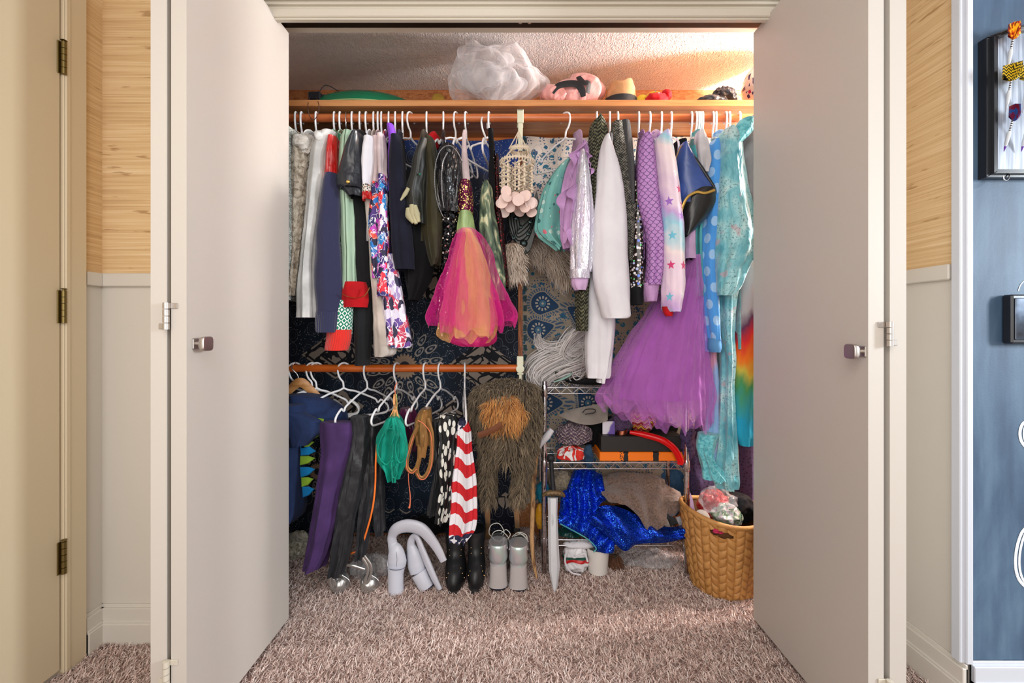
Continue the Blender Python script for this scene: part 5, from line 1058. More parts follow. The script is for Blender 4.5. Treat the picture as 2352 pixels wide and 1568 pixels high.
# ---------------------------------------------------------------- things on the high shelf
ZS = 1.9265
t = Thing('saucer_sled', 'upturned green plastic saucer with dark pegs on the left of the high shelf', 'tray')
GREENP = Mat('green_gloss_plastic', .15, 0, (16, 110, 74)).mat
cx_ = P(842, 0, 1.91); t.add('dish', lathe((cx_[0], 1.90, ZS), [(.255, .001), (.257, .006), (.235, .042), (.18, .068), (.10, .082), (.0001, .086)], 60, (1, .6)), GREENP); t.add('rim', wire([(cx_[0]+.256*math.cos(a), 1.90+.153*math.sin(a), ZS+.006) for a in [6.283*i/40 for i in range(40)]], .0032, 90, 8, closed=True), Mat('pale_green_rim', .3, 0, (150, 176, 120)).mat)
for px in (803, 838, 882): p = P(px, 222, 1.88); t.add('peg', lathe((p[0], 1.88, ZS+.070), [(.017, 0), (.018, .02), (.012, .028), (.0001, .029)], 20), BLK)
t.done()
t = Thing('headset', 'black electronic gadget with a wire loop drooping over the shelf edge', 'gadget'); p = P(728, 215, 1.80)
t.add('body', box(p[0]-.030, p[0]+.022, 1.78, 1.82, ZS+.022, ZS+.058, .005).join(lathe((p[0]+.032, 1.80, ZS+.036), [(.0001, -.011), (.016, -.010), (.017, .006), (.008, .014), (.0001, .015)], 20)), BLK)
t.add('wire', pw([(733, 212, 1.79), (744, 197, 1.79), (758, 198, 1.80), (778, 210, 1.83)], 1.8, .0018, n=24, k=6), BLKM); t.add('wire', pw([(712, 222, 1.775), (707, 245, 1.722), (712, 268, 1.722), (721, 275, 1.722), (731, 260, 1.722), (732, 240, 1.722), (727, 224, 1.775)], 1.7, .0014, n=46, k=6), Mat('brown_wire', .6, 0, (70, 42, 34)).mat); t.done()
WT = tulle('white_tulle', (252, 250, 254), .14, .42, 1.0)
t = Thing('tulle_petticoat', 'big cloud of crumpled white tulle on the high shelf', 'petticoat')
for k, (px, py, rx, rz, yy) in enumerate(((1138, 172, .185, .105, 1.80), (1120, 190, .165, .075, 1.775), (1165, 185, .165, .082, 1.82), (1105, 160, .12, .085, 1.79))):
    c = P(px, py, yy); m = blob(c, (rx, .085, rz), .055, 5+k*1.6, 130, 90, k+31, flatbot=ZS+.002, zmax=ZC-.006, ridge=(k == 0)); t.add('tulle_layer', m, WT)
t.done()
PINKV = Mat('pink_vinyl', .18, 0, (236, 170, 166)); PINKV.bump(PINKV.noise(10, detail=3, dist=1), .5, .03); PINKV.set('Coat Weight', .4); PINKV = PINKV.mat
t = Thing('inflatable_toy', 'deflated pink vinyl inflatable with strips of black tape', 'inflatable')
c = P(1330, 210, 1.83); t.add('body', blob(c, (.100, .07, .070), .022, 9, 90, 60, 5, flatbot=ZS+.001), PINKV); c = P(1272, 222, 1.82); t.add('flap', blob(c, (.06, .06, .04), .012, 14, 60, 40, 8, flatbot=ZS+.001), PINKV)
t.add('tape', pw([(1268, 212, 1.765), (1285, 196, 1.755), (1320, 192, 1.750), (1336, 205, 1.748), (1340, 222, 1.75)], 1.78, [.010, .012, .013, .014, .010], n=34, k=8, flat_=.12, up=(0, 1, 0)), BLKM); t.add('tape', pw([(1328, 176, 1.775), (1340, 190, 1.754), (1352, 190, 1.756), (1350, 214, 1.758)], 1.78, [.010, .014, .012, .010], n=24, k=8, flat_=.12, up=(0, 1, 0)), BLKM); t.done()
FELT = cloth('tan_felt', (206, 158, 112), .8, wrinkle=.2); c = P(1424, 0, 1.84)
t = Thing('fedora_hat', 'tan fedora hat with a black band on the high shelf', 'hat')
V = []; prof = [(.100, .004), (.092, .001), (.074, .004), (.068, .010), (.067, .03), (.060, .062), (.050, .086), (.030, .092), (.0001, .084)]
prof = [(a*.98, b*1.36) for a, b in prof]; hm = lathe((c[0], 1.83, ZS), prof, 40, (1, .8)); hm.v = [(x, y, z+(.012*((x-c[0])/.07) if z > ZS+.05 else 0)-(.012*math.exp(-((x-c[0]+.0)/.02)**2) if z > ZS+.08 else 0)) for x, y, z in hm.v]
t.add('crown', hm, FELT); t.add('band', lathe((c[0]+.001, 1.829, ZS), [(.0675, .014), (.0695, .018), (.067, .045), (.0650, .046)], 40, (1, .8)), BLKM, 0, 'black hat band'); t.done()
t = Thing('jester_hat', 'folded jester cap in red, yellow and blue with white bobble', 'hat'); c = P(1500, 220, 1.84)
t.add('cap', blob((c[0], 1.80, ZS+.026), (.050, .035, .030), .008, 25, 40, 24, 3, flatbot=ZS+.001), C['red'])
YEL = cloth('yellow_felt', (236, 196, 60), .8); t.add('stripe', pw([(1482, 226, 1.80), (1495, 214, 1.80), (1512, 212, 1.80)], 1.8, .005, n=14, k=8), YEL); t.add('stripe', pw([(1496, 227, 1.797), (1506, 219, 1.797), (1518, 220, 1.797)], 1.8, .006, n=14, k=8), C['azure'])
t.add('bobble', sphere(P(1513, 219, 1.79), .011), C['white']); t.add('bobble', sphere(P(1505, 211, 1.80), .0045), C['azure']); t.add('point', blob(P(1530, 219, 1.80), (.024, .02, .022), .006, 30, 30, 20, 6), C['red']); t.done()
t = Thing('cloth_pouch', 'small yellow cloth pouch between the fedora and the jester cap', 'pouch'); c = P(1467, 222, 1.86); t.add('p', blob((c[0], 1.82, ZS+.030), (.026, .02, .032), .006, 25, 30, 20, 7, flatbot=ZS+.001), YEL); t.done()
t = Thing('cloth_pouch', 'dull yellow cloth corner left of the white tulle cloud', 'pouch'); c = P(1012, 215, 1.95); t.add('p', blob((c[0], 1.90, ZS+.055), (.035, .03, .055), .006, 18, 36, 24, 9, flatbot=ZS+.001), cloth('mustard_cloth', (190, 150, 60), .9)); t.done()
BAGB = Mat('black_plastic_bag', .22, 0, (36, 36, 42)).mat
t = Thing('plastic_bag', 'crumpled shiny black plastic bag on the right of the high shelf', 'bag'); c = P(1652, 210, 1.86); t.add('knot', blob((c[0], 1.82, ZS+.045), (.048, .04, .044), .016, 28, 80, 50, 12, flatbot=ZS+.001), BAGB); c = P(1618, 222, 1.84); t.add('tail', blob((c[0], 1.79, ZS+.022), (.055, .03, .018), .006, 35, 50, 30, 13, flatbot=ZS+.001), BAGB); t.done()
MIR = Mat('mirror_tiles', .22, .55, (240, 240, 244)); cc = MIR.sep(MIR.vor(1.0, MIR.map((62, 34, 1)), 'F1', 'Color', rand=0)); x, y = MIR.xyz()[:2]
glitter(MIR, 75, .18); h_ = MIR.sep(MIR.vor(75, MIR.co('Object'), 'F1', 'Color', dim='3D', rand=.2)); MIR.set('Base Color', MIR.ramp(h_[0], [(0, (238, 238, 242)), (.84, (60, 60, 120)), (.92, (200, 60, 110)), (.96, (238, 238, 242))], True)); MIR = MIR.mat
t = Thing('disco_ball', 'mirror tiled disco ball at the right end of the high shelf', 'disco ball'); c = (P(1772, 0, 1.86)[0], 1.86, ZS+.118); m = blob(c, (.116, .116, .116), 0, n=64, m=40); m.smooth = False; t.add('b', m, MIR); t.done()
# ---------------------------------------------------------------- wire rack
t = Thing('wire_rack', 'chrome wire shelving rack standing on the carpet', 'rack'); x0, x1, y0, y1 = P(1250, 0, 1.785)[0], P(1577, 0, 1.785)[0], 1.785, 2.0
for x in (x0, x1):
    for y in (y0, y1):
        i = t.add('post', wire([(x, y, .012), (x, y, .40), (x, y, .797)], .0105, 12, 16), CHROME)
        m = M()
        for z in (.757, .450, .134): m.join(lathe((x, y, z-.022), [(.012, 0), (.0145, .004), (.0135, .04), (.0125, .046)], 18))
        t.add('collar', m, CHROME, i); m = M()
        for k in range(30): m.join(lathe((x, y, .03+k*.0254), [(.0107, 0), (.0107, .0012)], 12))
        t.add('groove', m, DARKM, i)
for zt, zb in ((.770, .747), (.463, .438), (.147, .124)):
    m = M()
    for y in (y0, y1):
        for z in (zt, zb): m.join(wire([(x0, y, z), ((x0+x1)/2, y, z), (x1, y, z)], .0026, 4, 8))
        n = 22; m.join(wire([(x0+.018+(x1-x0-.036)*k/n, y, zt if k % 2 else zb) for k in range(n+1)], .0016, 0, 6))
    for x in (x0, x1):
        for z in (zt, zb): m.join(wire([(x, y0, z), (x, (y0+y1)/2, z), (x, y1, z)], .0026, 4, 8))
        m.join(wire([(x, y0+.015+(y1-y0-.03)*k/8, zt if k % 2 else zb) for k in range(9)], .0016, 0, 6))
    for k in range(1, 26): x = x0+(x1-x0)*k/26; m.join(wire([(x, y0, zt+.002), (x, (y0+y1)/2, zt+.002), (x, y1, zt+.002)], .0014, 4, 6))
    t.add('wire_shelf', m, CHROME)
t.done()
# wig and brush
t = Thing('wig', 'long wavy white wig piled on top of the rack', 'wig'); rw = random.Random(5); m = M(); W0 = 1.80
fl = ([(1340, 765), (1300, 790), (1262, 800), (1240, 790), (1236, 775)], [(1338, 775), (1290, 812), (1250, 830), (1226, 850), (1222, 872), (1240, 888), (1262, 880)], [(1342, 790), (1300, 820), (1256, 842), (1234, 860), (1236, 880), (1252, 884), (1264, 868)], [(1344, 830), (1310, 845), (1290, 850), (1262, 866), (1250, 884)], [(1330, 760), (1310, 775), (1290, 810), (1310, 830), (1340, 815)], [(1275, 800), (1245, 815), (1222, 830), (1212, 850)], [(1250, 845), (1225, 858), (1212, 872)], [(1345, 850), (1325, 862), (1315, 850), (1335, 840)], [(1338, 762), (1346, 800), (1342, 850)])
for q, path in enumerate(fl):
    for s in range(60 if q < 5 else 18):
        ox, oy, oz = rw.gauss(0, 6), rw.gauss(0, 7), rw.gauss(0, .018); pts = [(a+ox*(1-.3*i/len(path))+rw.gauss(0, 1.5), b+oy+rw.gauss(0, 1.5), W0+.04+oz+.02*math.sin(q+i)) for i, (a, b) in enumerate(path)]
        m.join(pw(pts, 0, [.0006, .0020, .0024, .0018, .0005], n=24, k=5))
t.add('hair', m, WHITEF)
HB = Mat('white_hair_mass', .35, 0, (214, 208, 206)); HB.bump(HB.noise(9, HB.map((1, 14, 14), 'Object', rot=0), detail=4, dist=.5), 1, .02); HB = HB.mat
t.add('hair_mass', pw([(1345, 785, 1.88), (1300, 812, 1.87), (1262, 836, 1.86), (1240, 862, 1.85), (1252, 880, 1.84)], 1.85, [.05, .05, .042, .03, .012], n=40, k=28, flat_=.8), HB); t.add('hair_mass', pw([(1345, 830, 1.88), (1310, 840, 1.86), (1280, 862, 1.85)], 1.85, [.05, .04, .02], n=30, k=24, flat_=.8), HB)
c = P(1305, 820, 1.90); t.add('cap', blob(c, (.065, .05, .07), .012, 14, 40, 26, 3), Mat('wig_cap', .5, 0, (176, 164, 154)).mat); t.done()
t = Thing('hair_brush', 'pale teal paddle hair brush with black bristles lying by the wig', 'hair brush')
t.add('paddle', pw([(1272, 877), (1290, 871), (1308, 862), (1314, 856)], 1.80, [.006, .012, .011, .006], n=20, k=14, flat_=.4, up=(0, 0, 1)), Mat('pale_teal_plastic', .3, 0, (150, 190, 178)).mat); m = M()
for k in range(46):
    a = R.random(); b = R.random(); p = P(1276+a*34, 866-a*16-b*5, 1.79+b*.02); m.join(wire([p, (p[0]-.004, p[1], p[2]+.014)], .0008, 2, 5))
t.add('bristles', m, BLKM); t.done()
t = Thing('folded_garment', 'flat black folded garment lying on the top shelf of the rack', 'garment'); c = P(1360, 0, 1.9); t.add('g', blob((c[0]+.01, 1.89, .783), (.13, .09, .012), .004, 14, 60, 30, 4, flatbot=.7735), C['blackdeep']); t.done()
# middle shelf
ZM = .4665
t = Thing('shoe_box', 'black shoe box with a bright orange lid band on the middle rack shelf', 'box'); x0b, x1b = P(1377, 0, 1.80)[0], P(1572, 0, 1.80)[0]
BX = Mat('black_card', .5, 0, (34, 30, 28)).mat; OR = Mat('orange_card_with_black_marks', .45); x, y = OR.xyz()[:2]; xa = (x-x0b)/(x1b-x0b); w_ = (OR.noise(60, detail=2)-.5)*.03; k1 = OR.f('ABSOLUTE', xa+w_-.31) < .026; k2 = OR.f('ABSOLUTE', xa+w_-.66) < .034; OR.set('Base Color', OR.mix(OR.f('MAXIMUM', OR.f('MAXIMUM', k1, k2), (OR.vor(150) < .33)*(OR.f('ABSOLUTE', xa-.265) < .03)), (250, 124, 8), (26, 22, 20)))
t.add('lid', box(x0b, x1b, 1.795, 1.96, ZM, ZM+.036, .002).flat(), OR.mat, label='orange lid with black marks'); t.add('body', box(x0b+.006, x1b-.006, 1.802, 1.953, ZM+.0362, ZM+.100, .0015).flat(), BX); t.done()
t = Thing('foil_tube', 'curved shiny red tube resting against the orange banded box', 'toy tube'); REDG = Mat('glossy_red', .2, 0, (222, 8, 14)).mat
t.add('t', pw([(1446, 992, 1.80), (1480, 998, 1.79), (1520, 1010, 1.775), (1548, 1030, 1.77), (1562, 1056, 1.77), (1562, 1066, 1.77)], 1.78, [.008, .013, .014, .014, .014, .012], n=40, k=14), REDG); t.done()
t = Thing('price_card', 'small white and purple card standing on the shoe box', 'card'); p = P(1400, 989, 1.82); cm = Mat('white_purple_card', .5); x, y = cm.xyz()[:2]; cm.set('Base Color', cm.mix(cm.sm(x-y*.5+cm.noise(20)*.03, p[0]-p[2]*.5+.01, p[0]-p[2]*.5+.02), (226, 222, 232), (110, 84, 170))); t.add('c', box(p[0]-.026, p[0]+.026, 1.835, 1.8375, ZM+.1005, ZM+.155, .0005).flat(), cm.mat); t.done()
t = Thing('bangles', 'stack of copper bangles on the shoe box', 'bangles'); COP = metal('copper_metal', (200, 130, 100), .25)
for k in range(4): t.add('ring', wire([(P(1430, 0, 1.82)[0]+.021*math.cos(a)+k*.001, 1.84+.021*math.sin(a), ZM+.1030+.0046*k+.003*math.cos(a)) for a in [6.283*i/24 for i in range(24)]], .0020, 44, 7, closed=True), COP)
t.done()
def lump(name, label, cat_, px, py, Y, r, mat, amp=.012, fr=18, seed=1, fb=None, n=64, m=40):
    t = Thing(name, label, cat_); c = P(px, py, Y); t.add('l', blob(c, r, amp, fr, n, m, seed, flatbot=fb), mat); t.done()
lump('knit_hat', 'mauve and gold chunky knitted hat crumpled on the middle rack shelf', 'hat', 1318, 998, 1.87, (.075, .06, .058), knit('mauve_knit', (96, 76, 98), (196, 176, 172), 110), .016, 20, 3, ZM+.06)
bm = Mat('red_white_bandana', .8); nb = bm.noise(17, detail=1, dist=1.2); xb = bm.xyz()[0]; bm.set('Base Color', bm.ramp(nb, [(.4, (220, 50, 36)), (.5, (232, 228, 226)), (.6, (214, 44, 34))], True)); fin(bm)
lump('bandana', 'crumpled red and white bandana at the left of the middle rack shelf', 'bandana', 1313, 1045, 1.83, (.064, .045, .034), bm.mat, .014, 22, 5, ZM+.004)
lump('cloth_scrap', 'dark blue cloth hanging off the middle rack shelf beside the bandana', 'cloth', 1352, 1050, 1.80, (.020, .02, .055), cloth('slate_blue_cloth', (38, 66, 92), .6, wrinkle=.8), .008, 24, 6)
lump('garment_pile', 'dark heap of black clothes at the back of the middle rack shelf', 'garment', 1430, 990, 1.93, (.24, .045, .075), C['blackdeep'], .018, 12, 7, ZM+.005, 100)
lump('pompom', 'dark purple feathery pompom behind the shoe box', 'pompom', 1425, 972, 1.875, (.05, .03, .045), fleece('dark_purple_fluff', (44, 14, 58), (96, 44, 118), 120), .012, 40, 8)
pm = Mat('red_gold_tribal_print', .6); x, y = pm.xyz()[:2]; zz_ = pm.f('FRACT', y*38+pm.f('PINGPONG', x*30, .5)); pm.set('Base Color', pm.ramp(zz_, [(0, (166, 26, 34)), (.4, (20, 20, 26)), (.5, (222, 168, 40)), (.75, (166, 26, 34)), (.92, (224, 200, 180))], True)); fin(pm)
lump('cloth_pouch', 'red and gold zigzag printed cloth under the purple tulle', 'pouch', 1475, 965, 1.875, (.055, .03, .06), pm.mat, .010, 20, 9)
lump('crochet_cloth', 'dusky purple lace cloth at the right post of the rack', 'cloth', 1580, 1010, 1.80, (.030, .03, .085), C['plum'], .010, 24, 10)
lump('lace_garment', 'long dusky purple lace garment behind the right rack post', 'garment', 1612, 1110, 1.95, (.055, .03, .32), C['plum'], .012, 16, 30)
lump('denim_cloth', 'pale blue cloth strips hanging behind the rack', 'cloth', 1545, 1120, 2.02, (.055, .02, .13), cloth('faded_blue_cloth', (70, 110, 150), .8, wrinkle=.9), .012, 20, 31)
GREYC = cloth('pale_grey_card', (176, 166, 156), .6)
t = Thing('paper_mask', 'folded pale grey sheet sticking out above the knitted hat', 'paper')
def fn(a, b): p = P(1284+a*112-(1-a)*b*-20, 953-30*b*(.4+.6*a)+22*math.sin(a*2.6)*(1-b), 1.82+.07*b); return p
t.add('sheet', thick(sheet(fn, 24, 10), .002), GREYC); t.add('cutout', pw([(1338, 948), (1346, 940), (1366, 940), (1364, 948), (1344, 951)], 1.838, .0022, n=20, k=6), BLKM); t.done()
# bottom shelf
ZL = .1515
BSEQ = Mat('blue_glitter_foil', .3, .75); r, g, b = glitter(BSEQ, 420, .75); BSEQ.set('Base Color', BSEQ.mix(r > .82, (6, 52, 190), (60, 140, 255))); BSEQ = BSEQ.mat
def finshape(px, py, Y, w_, h_, ang, seed, fold=5, amp=.012):
    """fan-shaped tail fin draped forward"""
    ca, sa = math.cos(ang), math.sin(ang); c = P(px, py, Y)
    def fn(a, b):
        s = a-.5; r = b; wd = w_*(.14+.86*r**.8); u_ = s*wd; v_ = -r*h_*(1-.35*(2*s)**2*-.6)
        d = amp*(.3+r)*math.sin(s*fold*6.28+seed)-.05*r*(1-r)
        return (c[0]+u_*ca-v_*sa, c[1]+d, c[2]+u_*sa+v_*ca)
    return thick(sheet(fn, 70, 50), .004)
t = Thing('mermaid_tail', 'glittering royal blue mermaid tail spilling off the bottom rack shelf', 'costume')
def drape(top, bot, Yt, Yb, pl=5, amp=.012, seed=0, th=.004, bulge=.02, nu=90, nv=44):
    A, B = spline([(a, b, 0) for a, b in top], nu+1), spline([(a, b, 0) for a, b in bot], nu+1)
    def fn(a, b):
        i = int(round(a*nu)); p = A[i]*(1-b)+B[i]*b; Y = Yt+(Yb-Yt)*b-bulge*math.sin(math.pi*b)
        w1 = math.sin(a*pl*6.28+seed+1.3*math.sin(b*2.5+seed)); Y += amp*(abs(w1)**1.3*2-1)*(.25+.75*math.sin(math.pi*min(1, b*.8+.15)))+.006*noise.noise((a*6, b*5, seed))
        return P(p[0], p[1]+2.5*math.sin(a*pl*6.28+seed)*b, Y)
    return thick(sheet(fn, nu, nv), th)
t.add('body', drape([(1318, 1082), (1350, 1077), (1384, 1092)], [(1290, 1160), (1335, 1172), (1392, 1150)], 1.86, 1.79, 1.6, .012, 1), BSEQ)
t.add('fin', drape([(1292, 1128), (1330, 1118), (1388, 1146)], [(1286, 1178), (1322, 1208), (1374, 1166)], 1.80, 1.765, 2.2, .011, 3), BSEQ)
t.add('fin', drape([(1284, 1172), (1318, 1166), (1356, 1176), (1392, 1196), (1420, 1220)], [(1284, 1204), (1328, 1222), (1356, 1240), (1372, 1266), (1408, 1266)], 1.79, 1.75, 2.6, .009, 5), BSEQ)
t.add('fin', drape([(1346, 1184), (1380, 1162), (1430, 1168), (1500, 1204), (1545, 1212), (1577, 1204)], [(1348, 1190), (1392, 1228), (1432, 1262), (1462, 1246), (1530, 1246), (1573, 1234)], 1.785, 1.735, 1.7, .014, 2.2, bulge=.03), BSEQ)
t.add('edge', pw([(1286, 1202), (1320, 1220), (1350, 1238), (1369, 1258), (1363, 1268)], 1.738, .0025, n=30, k=8), C['turq'], 1, 'turquoise edging'); t.done()
BF = fleece('brown_fleece', (92, 74, 64), (132, 108, 96), 160, .4)
t = Thing('fleece_blanket', 'brown fleece draped over the blue mermaid tail', 'blanket')
t.add('drape', drape([(1376, 1126), (1420, 1112), (1470, 1114), (1510, 1126), (1536, 1148)], [(1398, 1150), (1430, 1158), (1466, 1186), (1494, 1222), (1530, 1204)], 1.85, 1.745, 1.5, .012, 1.2, th=.007, bulge=.02), BF)
t.add('drape', drape([(1374, 1098), (1430, 1094), (1500, 1102), (1560, 1132)], [(1384, 1140), (1440, 1150), (1510, 1150), (1572, 1176)], 1.90, 1.84, 2.2, .014, 4, th=.007), BF)
c = P(1450, 1116, 1.90); t.add('bunch', blob(c, (.15, .06, .055), .022, 11, 90, 50, 14), BF); c = P(1410, 1150, 1.82); c = P(1545, 1160, 1.83); t.add('bunch', blob(c, (.05, .04, .04), .016, 18, 50, 30, 16), BF); t.done()
lump('fluffy_cloth', 'fluffy beige cloth at the back left of the bottom rack shelf', 'cloth', 1292, 1108, 1.90, (.06, .05, .05), fleece('beige_fluff', (130, 116, 92), (176, 160, 134), 120), .014, 25, 17)
lump('cloth', 'bottle green cloth under the mermaid tail', 'cloth', 1312, 1222, 1.84, (.065, .05, .030), cloth('bottle_green_satin', (6, 66, 62), .3, ws=0, wrinkle=1), .014, 16, 18, ZL)
lump('white_garment', 'thick white cloth roll at the left of the bottom rack shelf', 'garment', 1330, 1248, 1.80, (.066, .03, .018), C['white'], .006, 16, 19)
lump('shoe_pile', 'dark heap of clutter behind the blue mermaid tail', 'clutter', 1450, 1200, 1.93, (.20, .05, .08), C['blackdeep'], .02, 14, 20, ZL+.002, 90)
for k, (a, b, c_, d) in enumerate(((1528, 1195, 1540, 1218), (1556, 1188, 1572, 1212))):
    t = Thing('picture_card', ('cream', 'white')[k]+' card edge poking up at the right of the bottom rack shelf', 'card'); t.add('c', pprism([(a-4, b), (a+5, b-3), (c_+3, d), (c_-8, d+4)], 1.84, .004, .001), C['cream' if k == 0 else 'white']); t.done()
# under the rack
gb = Mat('white_gift_bag_with_red_green', .4); xg, yg = gb.xyz()[:2]; ng = gb.noise(9, detail=1); gb.set('Base Color', gb.ramp(yg*5.3+.82+ng*.4, [(0, (230, 228, 230)), (.50, (196, 30, 34)), (.58, (30, 84, 70)), (.66, (232, 230, 232))], True)); gb.bump(gb.noise(20, detail=2), .5, .02)
t = Thing('gift_bag', 'crumpled white gift bag with red and green print under the rack', 'bag'); c = P(1322, 1295, 1.80); t.add('bag', blob((c[0], 1.80, .062), (.052, .04, .06), .016, 20, 60, 40, 22, flatbot=.012), gb.mat)
for pts in ([(1302, 1262), (1298, 1290), (1312, 1314), (1334, 1320)], [(1306, 1262), (1318, 1280), (1342, 1272), (1350, 1290)]): t.add('ribbon', pw(pts, 1.752, .0035, n=26, k=8, flat_=.25, up=(0, 1, 0)), C['white'])
t.done()
POT = Mat('white_ceramic', .35, 0, (226, 222, 216)).mat; c = P(1374, 0, 1.79)
t = Thing('plant_pot', 'plain white round pot standing under the rack', 'pot'); t.add('pot', lathe((c[0], 1.80, .008), [(.034, 0), (.040, .004), (.043, .05), (.047, .10), (.0475, .104), (.044, .104), (.040, .06), (.0001, .055)], 40), POT); t.done()
t = Thing('fur_scrap', 'small tuft of brown fur on the carpet beside the white pot', 'fur'); furry(t, 'pad', blob(P(1412, 1292, 1.84), (.022, .02, .036), .004, 20, 24, 16, 3), 700, .028, (.1, -.3, -1), furmat('chestnut_fur', (70, 40, 22), (110, 66, 38)), FURB, .0012, 33); t.done()
CLR = Mat('clear_plastic_film', .12, 0, (232, 232, 236)); CLR.set('Alpha', .22); CLR.set('Specular IOR Level', .8); CLR.bump(CLR.noise(14, detail=3), 1, .03); CLR = CLR.mat
lump('plastic_bag', 'clear plastic bag lying under the right half of the rack', 'bag', 1490, 1282, 1.88, (.13, .07, .032), CLR, .014, 16, 25, .012, 80)
lump('toy_cloth', 'bright teal cloth squeezed behind the left rack post', 'cloth', 1248, 1130, 1.86, (.030, .02, .05), cloth('teal_vinyl', (10, 130, 160), .35), .006, 20, 26)
lump('yellow_cloth', 'mustard yellow cloth behind the left rack post under the teal cloth', 'cloth', 1240, 1185, 1.86, (.018, .02, .055), cloth('mustard_vinyl', (226, 160, 24), .4), .006, 20, 27)
lump('sneaker', 'dim pink and white striped shoe in the shadow behind the silver shoes', 'shoe', 1205, 1232, 1.92, (.05, .06, .032), stripes('pink_shoe_stripes', (150, 120, 120), (226, 218, 210), 60, .3), .006, 16, 28)
# sword and staff
BLADE = Mat('painted_silver_foam', .35, .2, (190, 192, 198)); BLADE.set('Base Color', BLADE.mix(BLADE.sm(BLADE.noise(26, BLADE.map((1, .25, 1)), detail=4), .55, .72), (206, 208, 212), (130, 130, 134))); BLADE = BLADE.mat
t = Thing('toy_sword', 'toy sword with silver blade leaning point down against the rack', 'sword')
pts = [(1258, 1142), (1281, 1142), (1280, 1180), (1283, 1250), (1286, 1300), (1281, 1345), (1275, 1362), (1269, 1348), (1261, 1310), (1259, 1240), (1259, 1180)]
def lean(y): return 1.745-(y-1140)/222*.07
m = M(); n = len(pts); V = []
for dy, sc in ((-.009, .55), (-.002, 1), (.006, 1)):
    for a, b in pts: a = 1271+(a-1271)*sc; p = P(a, b, lean(b)); V.append((p[0], p[1]+dy, p[2]))
f = [tuple(range(n))]+[(k*n+j, (k+1)*n+j, (k+1)*n+(j+1) % n, k*n+(j+1) % n) for k in range(2) for j in range(n)]+[tuple(2*n+j for j in range(n))[::-1]]
m.add(V, [q[::-1] for q in f]); m.smooth = False; t.add('blade', m, BLADE)
GU = Mat('bronze_guard', .5, .3, (122, 98, 66)).mat; t.add('guard', pw([(1246, 1138), (1256, 1133), (1272, 1131), (1290, 1134), (1297, 1140)], 1.742, [.006, .013, .014, .013, .006], n=26, k=12, flat_=.8), GU, label='curved bronze guard')
t.add('zigzag', pw([(1252+k*4.2, 1136-(3.5 if k % 2 else -3.5)) for k in range(11)], 1.728, .0009, n=0, k=5), BLKM, 1); t.add('grip', wire([P(1271, 1128, 1.745), P(1268, 1090, 1.757), P(1266, 1058, 1.765)], [.010, .0085, .009], 20, 12), BLKM); t.add('pommel', blob(P(1265, 1052, 1.765), (.017, .014, .016), 0, n=24, m=16), BLKM); t.done()
BARK = wood('driftwood_branch', (190, 150, 104), (112, 76, 50), .8, (30, 30, 8))
t = Thing('walking_staff', 'gnarled driftwood stick leaning beside the left rack post', 'stick'); t.add('stick', pw([(1236, 1030, 1.765), (1230, 1050, 1.76), (1228, 1080, 1.75), (1222, 1125, 1.745), (1224, 1145, 1.74), (1223, 1190, 1.73), (1222, 1240, 1.72), (1226, 1290, 1.71), (1233, 1328, 1.70)], 1.72, [.010, .011, .010, .013, .010, .009, .009, .008, .004], n=60, k=12), BARK)
t.add('grip_wrap', pw([(1234, 1028, 1.762), (1244, 1015, 1.76), (1256, 1002, 1.76), (1268, 986, 1.762)], 1.76, [.012, .014, .015, .011], n=24, k=12), C['white'], label='white wrapping at the top'); t.done()
# ---------------------------------------------------------------- basket
bc = P(1664, 0, 1.70); BX_, BY_ = bc[0], 1.715
SEA = Mat('woven_water_hyacinth', .6); SEA.set('Base Color', SEA.mix(SEA.noise(26, SEA.map((1, 1, 1), 'Object'), detail=3), (150, 96, 40), (214, 160, 92))); SEA.bump(SEA.noise(160, SEA.map((1, 1, .3), 'Object')), .3, .004); SEA = SEA.mat
nu, nv, H = 300, 110, .292; V = []; f = []
def rim(t_): return H+.012*math.cos(2*t_)-.006*math.cos(t_)
for j in range(nv+1):
    v = j/nv
    for i in range(nu):
        a = 6.2832*i/nu; r = .112+.042*v**.8; cu = a/6.2832*30; ci = math.floor(cu); fx = cu-ci-.5; vv_ = v*9+(.5 if ci % 2 else 0)+fx*.5*(1 if ci % 2 else -1)
        fy = vv_-math.floor(vv_)-.5; h = max(0, 1-(2*fx)**2)**.5*max(0, 1-(2.1*fy)**2)**.45
        r += .0085*h; V.append((BX_+r*math.cos(a), BY_+r*math.sin(a)*.92, .008+v*rim(a)))
for j in range(nv):
    for i in range(nu):
        a = 6.2832*(i+.5)/nu; v = (j+.5)/nv; da = ((a-4.27+math.pi) % 6.2832)-math.pi
        if (da/.26)**2+((v-.89)/.042)**2 < 1: continue
        i2 = (i+1) % nu; f.append((j*nu+i, j*nu+i2, (j+1)*nu+i2, (j+1)*nu+i))
m = M(); m.add(V, f); t = Thing('woven_basket', 'tall round basket woven of golden brown leaves in the right closet corner', 'basket'); t.add('wall', m, SEA)
inn = lathe((BX_, BY_, .01), [(.105, .0), (.108, .004), (.146, H-.012)], 60, (1, .92)); inn.f = [q for q in inn.f if len(q) == 4]; inn.u = inn.u[:len(inn.f)]; inn.mi = inn.mi[:len(inn.f)]; t.add('dark_inside', inn, Mat('dark_basket_inside', .9, 0, (96, 60, 28)).mat)
t.add('rim', wire([(BX_+.155*math.cos(a), BY_+.155*.92*math.sin(a), .008+rim(a)+.002) for a in [6.2832*k/40 for k in range(40)]], .0075, 120, 10, closed=True, flat_=1.3), SEA)
t.done()
NETR = Mat('red_plastic_net', .2, 0, (176, 30, 40)); NETR.bump(NETR.noise(30, detail=3), 1, .02); NETR.set('Coat Weight', .6)
